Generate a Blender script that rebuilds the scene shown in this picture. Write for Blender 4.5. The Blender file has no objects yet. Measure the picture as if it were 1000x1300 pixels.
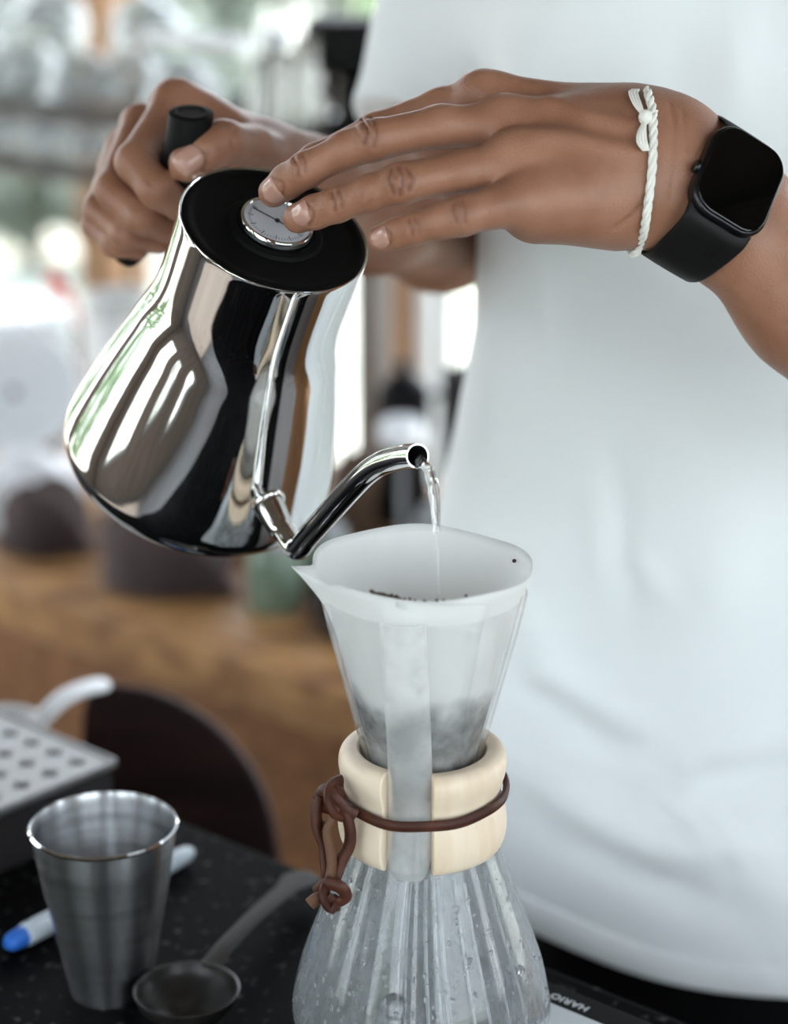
import bpy, bmesh, math, random
import numpy as np
from mathutils import Vector, Matrix
from mathutils.bvhtree import BVHTree
random.seed(4); rng = np.random.default_rng(4)
SC = bpy.context.scene
COL = SC.collection
PI = math.pi

# ------------------------------------------------------------------ camera
FPX = 2600.0
PITCH = math.radians(18)
CAM = np.array([-0.0138462, -0.9058925, 0.5700176])
FW = np.array([0, math.cos(PITCH), -math.sin(PITCH)])
UP = np.array([0, math.sin(PITCH), math.cos(PITCH)])
RT = np.array([1.0, 0, 0])
cd = bpy.data.cameras.new('camera'); cam = bpy.data.objects.new('camera', cd); COL.objects.link(cam)
cam.location = CAM; cam.rotation_euler = (PI/2 - PITCH, 0, 0)
cd.sensor_fit = 'HORIZONTAL'; cd.sensor_width = 19.2308; cd.lens = 50.0
cd.clip_start = 0.05; cd.clip_end = 200
cd.dof.use_dof = True; cd.dof.focus_distance = 0.985; cd.dof.aperture_fstop = 2.5; cd.dof.aperture_blades = 0
SC.camera = cam
# ------------------------------------------------------------------ light
w = bpy.data.worlds.new('overcast_sky'); SC.world = w; w.use_nodes = True
nt = w.node_tree; nt.nodes.clear()
o_ = nt.nodes.new('ShaderNodeOutputWorld'); bg = nt.nodes.new('ShaderNodeBackground')
tc = nt.nodes.new('ShaderNodeTexCoord'); sx = nt.nodes.new('ShaderNodeSeparateXYZ'); rp = nt.nodes.new('ShaderNodeValToRGB')
nt.links.new(tc.outputs['Generated'], sx.inputs[0]); nt.links.new(sx.outputs['Z'], rp.inputs[0])
rp.color_ramp.elements[0].position = 0.0; rp.color_ramp.elements[0].color = (0.93, 0.97, 1.0, 1)
rp.color_ramp.elements[1].position = 0.7; rp.color_ramp.elements[1].color = (0.74, 0.85, 1.0, 1)
nt.links.new(rp.outputs[0], bg.inputs[0]); bg.inputs[1].default_value = 3.0
nt.links.new(bg.outputs[0], o_.inputs[0])
sun = bpy.data.lights.new('sun', 'SUN'); sun.energy = 7.0; sun.angle = math.radians(2.0); sun.color = (1, 0.93, 0.82)
so = bpy.data.objects.new('sun', sun); COL.objects.link(so)
so.rotation_euler = Vector((0.75, 0.0, -1.0)).to_track_quat('-Z', 'Y').to_euler()   # direction the light travels
so.rotation_euler = Vector((0.55, -0.62, -0.75)).to_track_quat('-Z', 'Y').to_euler()
SC.view_settings.view_transform = 'Standard'; SC.view_settings.look = 'None'
SC.view_settings.gamma = 1.0; SC.view_settings.use_curve_mapping = False
SC.view_settings.exposure = 1.15

# ------------------------------------------------------------------ helpers
def ray(x, y): return FW + RT*((x-500)/FPX) + UP*((650-y)/FPX)
def at(x, y, t): return CAM + ray(x, y)*t                    # point t metres in front of the lens
def onz(x, y, z):
    d = ray(x, y); return CAM + d*((z-CAM[2])/d[2])
def onY(x, y, Y):
    d = ray(x, y); return CAM + d*((Y-CAM[1])/d[1])
ED = np.array([0.778, -0.628, 0.0]); ED /= np.linalg.norm(ED)   # along the counters
NR = np.array([-ED[1], ED[0], 0.0])                             # across, away from the camera
def cn(e, n, z): return ED*e + NR*n + np.array([0, 0, z])

def nz(v):
    v = np.asarray(v, float); return v/np.linalg.norm(v)

def link(name, me, mat=None, parent=None, loc=None):
    o = bpy.data.objects.new(name, me); COL.objects.link(o)
    if mat is not None:
        for m in (mat if isinstance(mat, (list, tuple)) else [mat]): me.materials.append(m)
    if parent is not None: o.parent = parent
    return o
def wloc(o):
    v = Vector((0, 0, 0))
    while o is not None: v += o.location; o = o.parent
    return v
def tag(o, label=None, cat=None, group=None, kind=None):
    if label: o['label'] = label
    if cat: o['category'] = cat
    if group: o['group'] = group
    if kind: o['kind'] = kind
    return o
def thing(name, loc, label, cat, group=None):
    o = bpy.data.objects.new(name, None); COL.objects.link(o); o.location = Vector(loc)
    o.empty_display_size = 0.02
    return tag(o, label, cat, group)
def copy_tree(o, parent=None):
    c = o.copy(); COL.objects.link(c)
    if parent is not None: c.parent = parent
    for ch in list(o.children): copy_tree(ch, c)
    return c

class MB:
    """collects shapes in world coordinates; build() makes ONE mesh object"""
    def __init__(s): s.v = []; s.f = []; s.m = []; s.mi = 0
    def add(s, vs, fs):
        b = len(s.v); s.v.extend([tuple(map(float, p)) for p in vs]); s.f.extend([tuple(i+b for i in f) for f in fs]); s.m.extend([s.mi]*len(fs)); return s
    def lathe(s, prof, o=(0, 0, 0), ax=(0, 0, 1), xd=(1, 0, 0), seg=64, a0=0, a1=2*PI, closed_prof=False):
        o = np.array(o, float); ax = nz(ax); xd = np.array(xd, float); xd = nz(xd - ax*(xd@ax)); yd = np.cross(ax, xd)
        full = abs(a1-a0-2*PI) < 1e-6; n = seg if full else seg+1
        vs = []
        for i in range(n):
            a = a0+(a1-a0)*i/seg; d = xd*math.cos(a)+yd*math.sin(a)
            for r, h in prof: vs.append(o+ax*h+d*r)
        k = len(prof); fs = []
        for i in range(seg):
            j = (i+1) % n
            for q in range(k-1 if not closed_prof else k):
                q2 = (q+1) % k
                fs.append((i*k+q, j*k+q, j*k+q2, i*k+q2))
        if not full and closed_prof:
            fs.append(tuple(range(k))[::-1]); fs.append(tuple((n-1)*k+q for q in range(k)))
        return s.add(vs, fs)
    def tube(s, pts, r, seg=16, closed=False, flat=1.0, nrm=None, cap=True):
        P = [np.array(p, float) for p in pts]; n = len(P)
        R = r if hasattr(r, '__len__') else [r]*n
        vs = []; fs = []; u = None
        for i in range(n):
            if closed: t = P[(i+1) % n]-P[i-1]
            else: t = P[min(i+1, n-1)]-P[max(i-1, 0)]
            t = nz(t)
            if nrm is not None: u = np.array(nrm(P[i]) if callable(nrm) else nrm, float)
            elif u is None:
                u = np.cross(t, [0, 0, 1]) if abs(t[2]) < .9 else np.cross(t, [1, 0, 0])
            u = u-t*(u@t); u = nz(u); v = np.cross(t, u)
            for k in range(seg):
                a = 2*PI*k/seg; vs.append(P[i]+R[i]*(u*math.cos(a)*flat+v*math.sin(a)))
        for i in range(n if closed else n-1):
            j = (i+1) % n
            for k in range(seg): k2 = (k+1) % seg; fs.append((i*seg+k, i*seg+k2, j*seg+k2, j*seg+k))
        if not closed and cap:
            fs.append(tuple(range(seg))[::-1]); fs.append(tuple((n-1)*seg+k for k in range(seg)))
        return s.add(vs, fs)
    def box(s, c, sz, X=(1, 0, 0), Y=(0, 1, 0), Z=(0, 0, 1)):
        c = np.array(c, float); X, Y, Z = map(nz, (X, Y, Z)); vs = []
        for i in (-1, 1):
            for j in (-1, 1):
                for k in (-1, 1): vs.append(c+X*i*sz[0]/2+Y*j*sz[1]/2+Z*k*sz[2]/2)
        return s.add(vs, [(0, 1, 3, 2), (4, 6, 7, 5), (0, 4, 5, 1), (2, 3, 7, 6), (0, 2, 6, 4), (1, 5, 7, 3)])
    def prism(s, poly, h, o=(0, 0, 0), X=(1, 0, 0), Y=(0, 1, 0)):
        o = np.array(o, float); X = nz(X); Y = nz(Y); Z = np.cross(X, Y); n = len(poly)
        vs = [o+X*a+Y*b for a, b in poly]+[o+X*a+Y*b+Z*h for a, b in poly]
        fs = [tuple(range(n))[::-1], tuple(range(n, 2*n))]+[(i, (i+1) % n, n+(i+1) % n, n+i) for i in range(n)]
        return s.add(vs, fs)
    def ball(s, c, r, seg=16, sc=(1, 1, 1), X=(1, 0, 0), Z=(0, 0, 1)):
        c = np.array(c, float); X = nz(X); Z = nz(Z); Y = nz(np.cross(Z, X)); X = np.cross(Y, Z)
        vs = []; fs = []; m = seg//2
        for i in range(m+1):
            th = PI*i/m
            for k in range(seg):
                a = 2*PI*k/seg
                vs.append(c+r*(X*sc[0]*math.sin(th)*math.cos(a)+Y*sc[1]*math.sin(th)*math.sin(a)+Z*sc[2]*math.cos(th)))
        for i in range(m):
            for k in range(seg): k2 = (k+1) % seg; fs.append((i*seg+k, (i+1)*seg+k, (i+1)*seg+k2, i*seg+k2))
        return s.add(vs, fs)
    def build(s, name, mat, parent=None, bevel=0, smooth=True, bseg=2, sub=0, weld=True):
        off = wloc(parent) if parent is not None else Vector((0, 0, 0))
        me = bpy.data.meshes.new(name)
        me.from_pydata([(x-off.x, y-off.y, z-off.z) for x, y, z in s.v], [], s.f); me.update()
        o = link(name, me, mat, parent)
        bm = bmesh.new(); bm.from_mesh(me)
        if weld: bmesh.ops.remove_doubles(bm, verts=bm.verts, dist=1e-6)
        bmesh.ops.recalc_face_normals(bm, faces=bm.faces)
        if bevel: bmesh.ops.bevel(bm, geom=[e for e in bm.edges if len(e.link_faces) == 2 and e.calc_face_angle(0) > .5], offset=bevel, segments=bseg, affect='EDGES', profile=.6, clamp_overlap=True)
        bm.to_mesh(me); bm.free()
        if smooth:
            me.polygons.foreach_set('use_smooth', [True]*len(me.polygons))
            try: me.set_sharp_from_angle(angle=math.radians(42))
            except Exception: pass
        if sub:
            md = o.modifiers.new('s', 'SUBSURF'); md.levels = sub; md.render_levels = sub
        me.update()
        return o
def at_base(mb, name, mat, loc, label, cat, group=None, kind=None, **k):
    """a thing that is one mesh: origin moved to its base"""
    o = mb.build(name, mat, None, **k); l = Vector(loc)
    o.data.transform(Matrix.Translation(-l)); o.location = l
    return tag(o, label, cat, group, kind)
def catmull(pts, n=8, closed=False):
    P = [np.array(p, float) for p in pts]; out = []; m = len(P)
    for i in range(m if closed else m-1):
        p0 = P[i-1] if (closed or i > 0) else 2*P[0]-P[1]
        p1 = P[i]; p2 = P[(i+1) % m]; p3 = P[(i+2) % m] if (closed or i+2 < m) else 2*P[-1]-P[-2]
        for k in range(n):
            t = k/n
            out.append(.5*((2*p1)+(-p0+p2)*t+(2*p0-5*p1+4*p2-p3)*t*t+(-p0+3*p1-3*p2+p3)*t**3))
    if not closed: out.append(P[-1])
    return out
def rrect(wd, ht, r, n=6):
    out = []
    for cx, cy, a in ((wd/2-r, ht/2-r, 0), (-wd/2+r, ht/2-r, 90), (-wd/2+r, -ht/2+r, 180), (wd/2-r, -ht/2+r, 270)):
        for k in range(n+1): t = math.radians(a+90*k/n); out.append((cx+r*math.cos(t), cy+r*math.sin(t)))
    return out

# ------------------------------------------------------------------ materials
def P(name, col, rough=.5, metal=0., noise=None, bump=None, spec=.5, sss=0., trans=0., ior=1.45, coat=0., stretch=None, sheen=0., rot=(0, 0, 0)):
    m = bpy.data.materials.new(name); m.use_nodes = True; n = m.node_tree; b = n.nodes['Principled BSDF']
    b.inputs['Base Color'].default_value = (*col, 1); b.inputs['Roughness'].default_value = rough; b.inputs['Metallic'].default_value = metal
    b.inputs['Specular IOR Level'].default_value = spec; b.inputs['IOR'].default_value = ior
    b.inputs['Transmission Weight'].default_value = trans; b.inputs['Coat Weight'].default_value = coat
    b.inputs['Sheen Weight'].default_value = sheen
    if sss:
        b.inputs['Subsurface Weight'].default_value = sss; b.inputs['Subsurface Radius'].default_value = (.012, .004, .002); b.inputs['Subsurface Scale'].default_value = .5
    tcn = n.nodes.new('ShaderNodeTexCoord'); mp = n.nodes.new('ShaderNodeMapping')
    n.links.new(tcn.outputs['Object'], mp.inputs[0]); mp.inputs['Rotation'].default_value = rot
    if stretch: mp.inputs['Scale'].default_value = stretch
    if noise:                                   # (scale, second colour, lo, hi[, rough2])
        t = n.nodes.new('ShaderNodeTexNoise'); t.inputs['Scale'].default_value = noise[0]; t.inputs['Detail'].default_value = 6
        r = n.nodes.new('ShaderNodeValToRGB'); r.color_ramp.elements[0].position = noise[2]; r.color_ramp.elements[1].position = noise[3]
        r.color_ramp.elements[0].color = (*col, 1); r.color_ramp.elements[1].color = (*noise[1], 1)
        n.links.new(mp.outputs[0], t.inputs[0]); n.links.new(t.outputs[0], r.inputs[0]); n.links.new(r.outputs[0], b.inputs['Base Color'])
        if len(noise) > 4:
            q = n.nodes.new('ShaderNodeMapRange'); q.inputs[3].default_value = rough; q.inputs[4].default_value = noise[4]
            n.links.new(t.outputs[0], q.inputs[0]); n.links.new(q.outputs[0], b.inputs['Roughness'])
    if bump:                                    # (scale, strength, distance)
        t = n.nodes.new('ShaderNodeTexNoise'); t.inputs['Scale'].default_value = bump[0]; t.inputs['Detail'].default_value = 5
        bb = n.nodes.new('ShaderNodeBump'); bb.inputs['Strength'].default_value = bump[1]; bb.inputs['Distance'].default_value = bump[2]
        n.links.new(mp.outputs[0], t.inputs[0]); n.links.new(t.outputs[0], bb.inputs['Height']); n.links.new(bb.outputs[0], b.inputs['Normal'])
    return m

M_black = P('black_plastic', (.003, .003, .003), .55, spec=.15)
M_blacklid = P('black_lid', (.0022, .0022, .0022), .6, spec=.1)
M_steel = P('polished_steel', (.80, .80, .79), .035, 1, bump=(900, .02, .0002))
M_brush = P('brushed_steel', (.66, .67, .68), .22, 1, noise=(30, (.5, .5, .5), .35, .7), stretch=(1, 1, 14), bump=(60, .12, .0004))
M_dullsteel = P('dull_steel', (.30, .30, .30), .5, 1, bump=(80, .1, .0005))
M_chrome = P('chrome', (.88, .9, .92), .08, 1)
M_white = P('white_ceramic', (.80, .83, .86), .25, coat=.3)
M_whitep = P('white_enamel', (.82, .83, .84), .35)
M_walnut = P('dark_brown_wood', (.014, .006, .006), .6, spec=.15, noise=(8, (.03, .012, .01), .4, .7), stretch=(1, 1, 6))
M_wood = P('orange_brown_plank', (.36, .16, .055), .5, noise=(5, (.16, .07, .025), .35, .72), stretch=(1, 12, 12), rot=(0, 0, .68), bump=(30, .25, .002))
M_wood2 = P('golden_worn_plank', (.54, .30, .12), .5, noise=(4, (.26, .12, .045), .38, .66), stretch=(1, 9, 9), rot=(0, 0, .68), bump=(30, .25, .002))
M_post = P('tan_post', (.34, .19, .09), .6, noise=(6, (.22, .12, .06), .4, .7), stretch=(6, 6, 1))
M_collar = P('pale_beech', (.72, .60, .46), .42, noise=(16, (.62, .47, .33), .42, .74), stretch=(5, 5, 1), bump=(120, .08, .0004), sss=.05)
M_leather = P('brown_leather', (.042, .011, .006), .5, spec=.3, noise=(70, (.085, .027, .013), .4, .75), bump=(400, .3, .0006))
M_leather2 = P('tan_cut_edge_leather', (.10, .04, .016), .6, bump=(300, .4, .0008))
M_granite = P('black_granite', (.003, .003, .0032), .5, noise=(130, (.11, .105, .10), .60, .76), spec=.02)
M_rubber = P('charcoal_rubber', (.0055, .005, .005), .55, spec=.25)
M_case = P('space_grey_aluminium', (.035, .035, .038), .28, .9)
M_screen = P('black_glass_screen', (.001, .001, .001), .04, spec=.5)
M_scale = P('black_scale_plastic', (.005, .005, .0055), .6, spec=.1)
M_print = P('pale_print', (.6, .63, .65), .6)
M_cord = P('cream_cotton', (.78, .76, .70), .9, bump=(1500, .6, .0006))
M_nail = P('fingernail', (.44, .25, .195), .22, spec=.5, sss=.1, coat=.15)
M_trouser = P('black_denim', (.004, .004, .0045), .9, spec=.1)
M_scoop = P('dark_bronze_metal', (.022, .020, .018), .36, .3, bump=(200, .05, .0003))
M_blue = P('blue_plastic', (.03, .16, .62), .35)
M_clearp = P('clear_pale_plastic', (.55, .62, .68), .25)
M_coffee = P('wet_coffee_grounds', (.035, .02, .013), .6, noise=(260, (.12, .075, .05), .45, .7), bump=(500, .9, .002))
M_liquid = P('black_coffee', (.03, .010, .006), .08)
M_wall = P('brown_weathered_board', (.15, .115, .09), .8, noise=(4, (.09, .07, .055), .4, .7), stretch=(6, 6, .6))
M_ceil = P('dark_ceiling_board', (.10, .07, .05), .7, noise=(4, (.06, .04, .03), .4, .7))
M_floor = P('grey_tile', (.16, .14, .13), .5, noise=(6, (.12, .11, .10), .4, .7))
M_ground = P('pale_paving', (.50, .50, .45), .9, noise=(1.2, (.32, .36, .29), .4, .7))
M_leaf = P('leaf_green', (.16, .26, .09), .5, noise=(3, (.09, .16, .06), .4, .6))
M_trunk = P('bark', (.12, .09, .07), .9)
M_frame = P('window_frame_grey', (.22, .21, .20), .6)
M_red = P('red_plastic', (.62, .05, .035), .4)
M_sack = P('brown_mauve_cloth', (.085, .06, .055), .9, noise=(5, (.05, .034, .034), .4, .65), bump=(40, .5, .004))
M_dark = P('near_black_cloth', (.012, .010, .010), .8)
M_grey = P('mid_grey_plastic', (.2, .21, .22), .5)
M_greenglass = P('green_bottle_glass', (.20, .28, .21), .15, spec=.6, coat=.5)
M_paint = P('grey_white_paint', (.62, .63, .62), .6)

def anis(m, a=.75):
    n = m.node_tree; b = n.nodes['Principled BSDF']; b.inputs['Anisotropic'].default_value = a; b.inputs['Anisotropic Rotation'].default_value = .25
    t = n.nodes.new('ShaderNodeTangent'); t.direction_type = 'RADIAL'; t.axis = 'Z'; n.links.new(t.outputs[0], b.inputs['Tangent'])
M_cup = P('spun_steel', (.62, .63, .64), .27, 1, noise=(14, (.40, .40, .41), .4, .7), stretch=(1, 1, 14)); anis(M_cup, .8)
def skin_material():
    m = P('skin', (.40, .20, .125), .44, sss=.08, spec=.42); n = m.node_tree; b = n.nodes['Principled BSDF']
    at_ = n.nodes.new('ShaderNodeAttribute'); at_.attribute_name = 'pigment_shade'
    tcn = n.nodes.new('ShaderNodeTexCoord')
    t = n.nodes.new('ShaderNodeTexNoise'); t.inputs['Scale'].default_value = 45; t.inputs['Detail'].default_value = 5
    n.links.new(tcn.outputs['Object'], t.inputs[0])
    r = n.nodes.new('ShaderNodeValToRGB'); r.color_ramp.elements[0].position = .35; r.color_ramp.elements[1].position = .7
    r.color_ramp.elements[0].color = (.265, .120, .070, 1); r.color_ramp.elements[1].color = (.330, .160, .100, 1)
    n.links.new(t.outputs[0], r.inputs[0])
    mx = n.nodes.new('ShaderNodeMix'); mx.data_type = 'RGBA'; mx.inputs[7].default_value = (.11, .036, .02, 1)
    n.links.new(r.outputs[0], mx.inputs[6]); n.links.new(at_.outputs['Fac'], mx.inputs[0]); n.links.new(mx.outputs[2], b.inputs['Base Color'])
    v = n.nodes.new('ShaderNodeTexVoronoi'); v.inputs['Scale'].default_value = 900; n.links.new(tcn.outputs['Object'], v.inputs[0])
    t2 = n.nodes.new('ShaderNodeTexNoise'); t2.inputs['Scale'].default_value = 260; t2.inputs['Detail'].default_value = 4; n.links.new(tcn.outputs['Object'], t2.inputs[0])
    ad = n.nodes.new('ShaderNodeMath'); ad.operation = 'ADD'; n.links.new(v.outputs[0], ad.inputs[0]); n.links.new(t2.outputs[0], ad.inputs[1])
    bb = n.nodes.new('ShaderNodeBump'); bb.inputs['Strength'].default_value = .28; bb.inputs['Distance'].default_value = .0006
    n.links.new(ad.outputs[0], bb.inputs['Height']); n.links.new(bb.outputs[0], b.inputs['Normal'])
    return m
M_skin = skin_material()
def shirt_material():
    m = P('white_cotton_jersey', (.80, .825, .83), .92, spec=.15, sheen=.2); n = m.node_tree; b = n.nodes['Principled BSDF']
    tcn = n.nodes.new('ShaderNodeTexCoord'); t = n.nodes.new('ShaderNodeTexNoise'); t.inputs['Scale'].default_value = 7; t.inputs['Detail'].default_value = 3; t.inputs['Distortion'].default_value = .6
    t2 = n.nodes.new('ShaderNodeTexNoise'); t2.inputs['Scale'].default_value = 900
    mp = n.nodes.new('ShaderNodeMapping'); mp.inputs['Scale'].default_value = (.8, .8, 1.1)
    n.links.new(tcn.outputs['Object'], mp.inputs[0]); n.links.new(mp.outputs[0], t.inputs[0]); n.links.new(tcn.outputs['Object'], t2.inputs[0])
    b1 = n.nodes.new('ShaderNodeBump'); b1.inputs['Strength'].default_value = .5; b1.inputs['Distance'].default_value = .02
    b2 = n.nodes.new('ShaderNodeBump'); b2.inputs['Strength'].default_value = .3; b2.inputs['Distance'].default_value = .0006
    n.links.new(t.outputs[0], b1.inputs['Height']); n.links.new(t2.outputs[0], b2.inputs['Height']); n.links.new(b1.outputs[0], b2.inputs['Normal']); n.links.new(b2.outputs[0], b.inputs['Normal'])
    return m
M_shirt = shirt_material()
def thin_glass(name, tint=(1, 1, 1), refl=1.0, fog=None, fogcol=(.8, .82, .83)):
    """thin walled glass: mostly straight-through, reflects more at grazing angles; fog = (lo, hi, amount, stretch) condensation"""
    m = bpy.data.materials.new(name); m.use_nodes = True; n = m.node_tree; n.nodes.clear()
    out = n.nodes.new('ShaderNodeOutputMaterial'); tr = n.nodes.new('ShaderNodeBsdfTransparent'); gl = n.nodes.new('ShaderNodeBsdfGlossy')
    gl.inputs['Roughness'].default_value = .03; tr.inputs[0].default_value = (*tint, 1)
    fr = n.nodes.new('ShaderNodeLayerWeight'); fr.inputs[0].default_value = .5       # Schlick's rule, the same on both faces of the wall
    pw_ = n.nodes.new('ShaderNodeMath'); pw_.operation = 'POWER'; pw_.inputs[1].default_value = 4.0; n.links.new(fr.outputs['Facing'], pw_.inputs[0])
    mu = n.nodes.new('ShaderNodeMath'); mu.operation = 'MULTIPLY_ADD'; mu.inputs[1].default_value = .8*refl; mu.inputs[2].default_value = .035*refl; mu.use_clamp = True
    mx = n.nodes.new('ShaderNodeMixShader'); n.links.new(pw_.outputs[0], mu.inputs[0]); n.links.new(mu.outputs[0], mx.inputs[0])
    n.links.new(tr.outputs[0], mx.inputs[1]); n.links.new(gl.outputs[0], mx.inputs[2]); last = mx
    if fog:
        df = n.nodes.new('ShaderNodeBsdfDiffuse'); df.inputs[0].default_value = (*fogcol, 1)
        tl = n.nodes.new('ShaderNodeBsdfTranslucent'); tl.inputs[0].default_value = (*fogcol, 1)
        m1 = n.nodes.new('ShaderNodeMixShader'); m1.inputs[0].default_value = .5; n.links.new(df.outputs[0], m1.inputs[1]); n.links.new(tl.outputs[0], m1.inputs[2])
        tcn = n.nodes.new('ShaderNodeTexCoord'); mp = n.nodes.new('ShaderNodeMapping'); mp.inputs['Scale'].default_value = fog[3]
        t = n.nodes.new('ShaderNodeTexNoise'); t.inputs['Scale'].default_value = fog[4]; t.inputs['Detail'].default_value = 6
        n.links.new(tcn.outputs['Object'], mp.inputs[0]); n.links.new(mp.outputs[0], t.inputs[0])
        mr = n.nodes.new('ShaderNodeMapRange'); mr.inputs[1].default_value = fog[0]; mr.inputs[2].default_value = fog[1]; mr.inputs[3].default_value = fog[5]; mr.inputs[4].default_value = fog[2]
        n.links.new(t.outputs[0], mr.inputs[0])
        m2 = n.nodes.new('ShaderNodeMixShader'); n.links.new(mr.outputs[0], m2.inputs[0]); n.links.new(last.outputs[0], m2.inputs[1]); n.links.new(m1.outputs[0], m2.inputs[2]); last = m2
    n.links.new(last.outputs[0], out.inputs[0]); return m
M_glass = thin_glass('clear_glass', (.96, .98, .98), 1.3)
M_flask = thin_glass('steamed_glass', (.95, .97, .98), 1.6, fog=(.36, .64, .50, (2, 2, .8), 60, .26), fogcol=(.42, .44, .45))
M_flask_up = thin_glass('upper_glass', (1, 1, 1), .9, fog=(.45, .75, .16, (2, 2, .6), 20, .03), fogcol=(.97, .97, .97))
M_chan = thin_glass('channel_glass', (.99, .99, .99), 1.5, fog=(.4, .65, .55, (1, 1, 1), 28, .28), fogcol=(.97, .97, .96))
M_water = P('pouring_water', (1, 1, 1), .0, trans=1.0, ior=1.33)

def paper_material():
    m = bpy.data.materials.new('filter_paper'); m.use_nodes = True; n = m.node_tree; n.nodes.clear()
    out = n.nodes.new('ShaderNodeOutputMaterial'); df = n.nodes.new('ShaderNodeBsdfDiffuse'); tl = n.nodes.new('ShaderNodeBsdfTranslucent'); mx = n.nodes.new('ShaderNodeMixShader'); mx.inputs[0].default_value = .5
    tcn = n.nodes.new('ShaderNodeTexCoord'); sp = n.nodes.new('ShaderNodeSeparateXYZ'); n.links.new(tcn.outputs['Object'], sp.inputs[0])
    t = n.nodes.new('ShaderNodeTexNoise'); t.inputs['Scale'].default_value = 55; t.inputs['Detail'].default_value = 4; n.links.new(tcn.outputs['Object'], t.inputs[0])
    a = n.nodes.new('ShaderNodeMath'); a.operation = 'MULTIPLY_ADD'; a.inputs[1].default_value = .028; n.links.new(t.outputs[0], a.inputs[0]); n.links.new(sp.outputs[2], a.inputs[2])
    r = n.nodes.new('ShaderNodeMapRange'); r.inputs[1].default_value = .196; r.inputs[2].default_value = .208; n.links.new(a.outputs[0], r.inputs[0])
    t2 = n.nodes.new('ShaderNodeTexNoise'); t2.inputs['Scale'].default_value = 130; t2.inputs['Detail'].default_value = 5; n.links.new(tcn.outputs['Object'], t2.inputs[0])
    cr = n.nodes.new('ShaderNodeValToRGB'); cr.color_ramp.elements[0].position = .35; cr.color_ramp.elements[0].color = (.20, .20, .19, 1); cr.color_ramp.elements[1].position = .7; cr.color_ramp.elements[1].color = (.46, .46, .45, 1)
    n.links.new(t2.outputs[0], cr.inputs[0])
    c = n.nodes.new('ShaderNodeMix'); c.data_type = 'RGBA'; n.links.new(r.outputs[0], c.inputs[0]); n.links.new(cr.outputs[0], c.inputs[6]); c.inputs[7].default_value = (.92, .92, .91, 1)
    n.links.new(c.outputs[2], df.inputs[0]); n.links.new(c.outputs[2], tl.inputs[0]); n.links.new(df.outputs[0], mx.inputs[1]); n.links.new(tl.outputs[0], mx.inputs[2]); n.links.new(mx.outputs[0], out.inputs[0])
    return m
M_paper = paper_material()

# ================================================================== SETTING
def struct(mb, name, mat, **k): return tag(mb.build(name, mat, None, smooth=False, **k), kind='structure')
FZ = -0.93; CZ = 1.75
E0, E1, N0, N1 = -3.2, 2.6, -2.6, 2.05
struct(MB().box(cn((E0+E1)/2, (N0+N1)/2, FZ-.05), (E1-E0+.4, N1-N0+.4, .1), ED, NR), 'floor', M_floor)
struct(MB().box(cn((E0+E1)/2, (N0+N1)/2, CZ+.05), (E1-E0+.6, N1-N0+.6, .1), ED, NR), 'ceiling', M_ceil)
def wall_with_openings(name, along, p0, p1, holes, place, th=.12, mat=M_wall):
    """holes: (a0, a1, z0, z1)"""
    mb = MB(); holes = sorted(holes); a = p0
    def pc(a0, a1, z0, z1):
        if a1-a0 > .001 and z1-z0 > .001: place(mb, (a0+a1)/2, (z0+z1)/2, a1-a0, z1-z0, th)
    for a0, a1, z0, z1 in holes:
        pc(a, a0, FZ, CZ); pc(a0, a1, FZ, z0); pc(a0, a1, z1, CZ); a = a1
    pc(a, p1, FZ, CZ)
    return struct(mb, name, mat)
def pl_n(n): return lambda mb, a, z, la, lz, th: mb.box(cn(a, n, z), (la, th, lz), ED, NR)
def pl_e(e): return lambda mb, a, z, la, lz, th: mb.box(cn(e, a, z), (th, la, lz), ED, NR)
# back openings: two wide windows either side of posts (posts built below)
wall_with_openings('wall_back', 'e', E0, E1, [(-3.05, 1.5, -.80, 1.55)], pl_n(N1))
wall_with_openings('wall_left', 'n', N0, N1, [(-1.9, -.2, -.30, 1.5), (.25, 1.8, -.30, 1.5)], pl_e(E0))
wall_with_openings('wall_right', 'n', N0, N1, [(-2.2, .45, -.6, 1.65), (1.0, 1.6, -.1, 1.4)], pl_e(E1))  # unseen wide opening, shaped to brighten the shirt and hand
wall_with_openings('wall_front', 'e', E0, E1, [(-2.7, -1.75, -.3, 1.5), (-1.35, -.95, -.3, 1.5), (-.55, 1.0, -.6, 1.65), (1.35, 1.75, -.3, 1.5)], pl_n(N0))  # unseen openings, sized for front light and striped kettle reflections

def window_unit(i, e, n, wd, z0, z1, nm=1, face='n'):
    r = bpy.data.objects.new('window_%d' % i, None); COL.objects.link(r); r.location = Vector(cn(e, n, z0)); r['kind'] = 'structure'
    A, B = (ED, NR) if face == 'n' else (NR, ED)
    c = cn(e, n, 0)
    f = MB(); t = .045
    for s in (-1, 1): f.box(c+A*s*(wd/2-t/2)+np.array([0, 0, (z0+z1)/2]), (t, .06, z1-z0), A, B)
    for z in (z0+t/2, z1-t/2): f.box(c+np.array([0, 0, z]), (wd, .06, t), A, B)
    f.build('window_frame', M_frame, r, smooth=False)
    for k in range(nm):
        x = -wd/2+wd*(k+1)/(nm+1)
        MB().box(c+A*x+np.array([0, 0, (z0+z1)/2]), (.035, .045, z1-z0-2*t), A, B).build('mullion', M_frame, r, smooth=False)
    for k in range(nm+1):
        x = -wd/2+wd*(k+.5)/(nm+1)
        MB().box(c+A*x+np.array([0, 0, (z0+z1)/2]), (wd/(nm+1)-.02, .006, z1-z0-2*t), A, B).build('pane', M_glass, r, smooth=False)
    return r
window_unit(1, .225, N0, 1.55, -.6, 1.65, 1)
window_unit(2, -2.225, N0, .95, -.3, 1.5, 1)
window_unit(3, -1.15, N0, .40, -.3, 1.5, 0)
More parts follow.
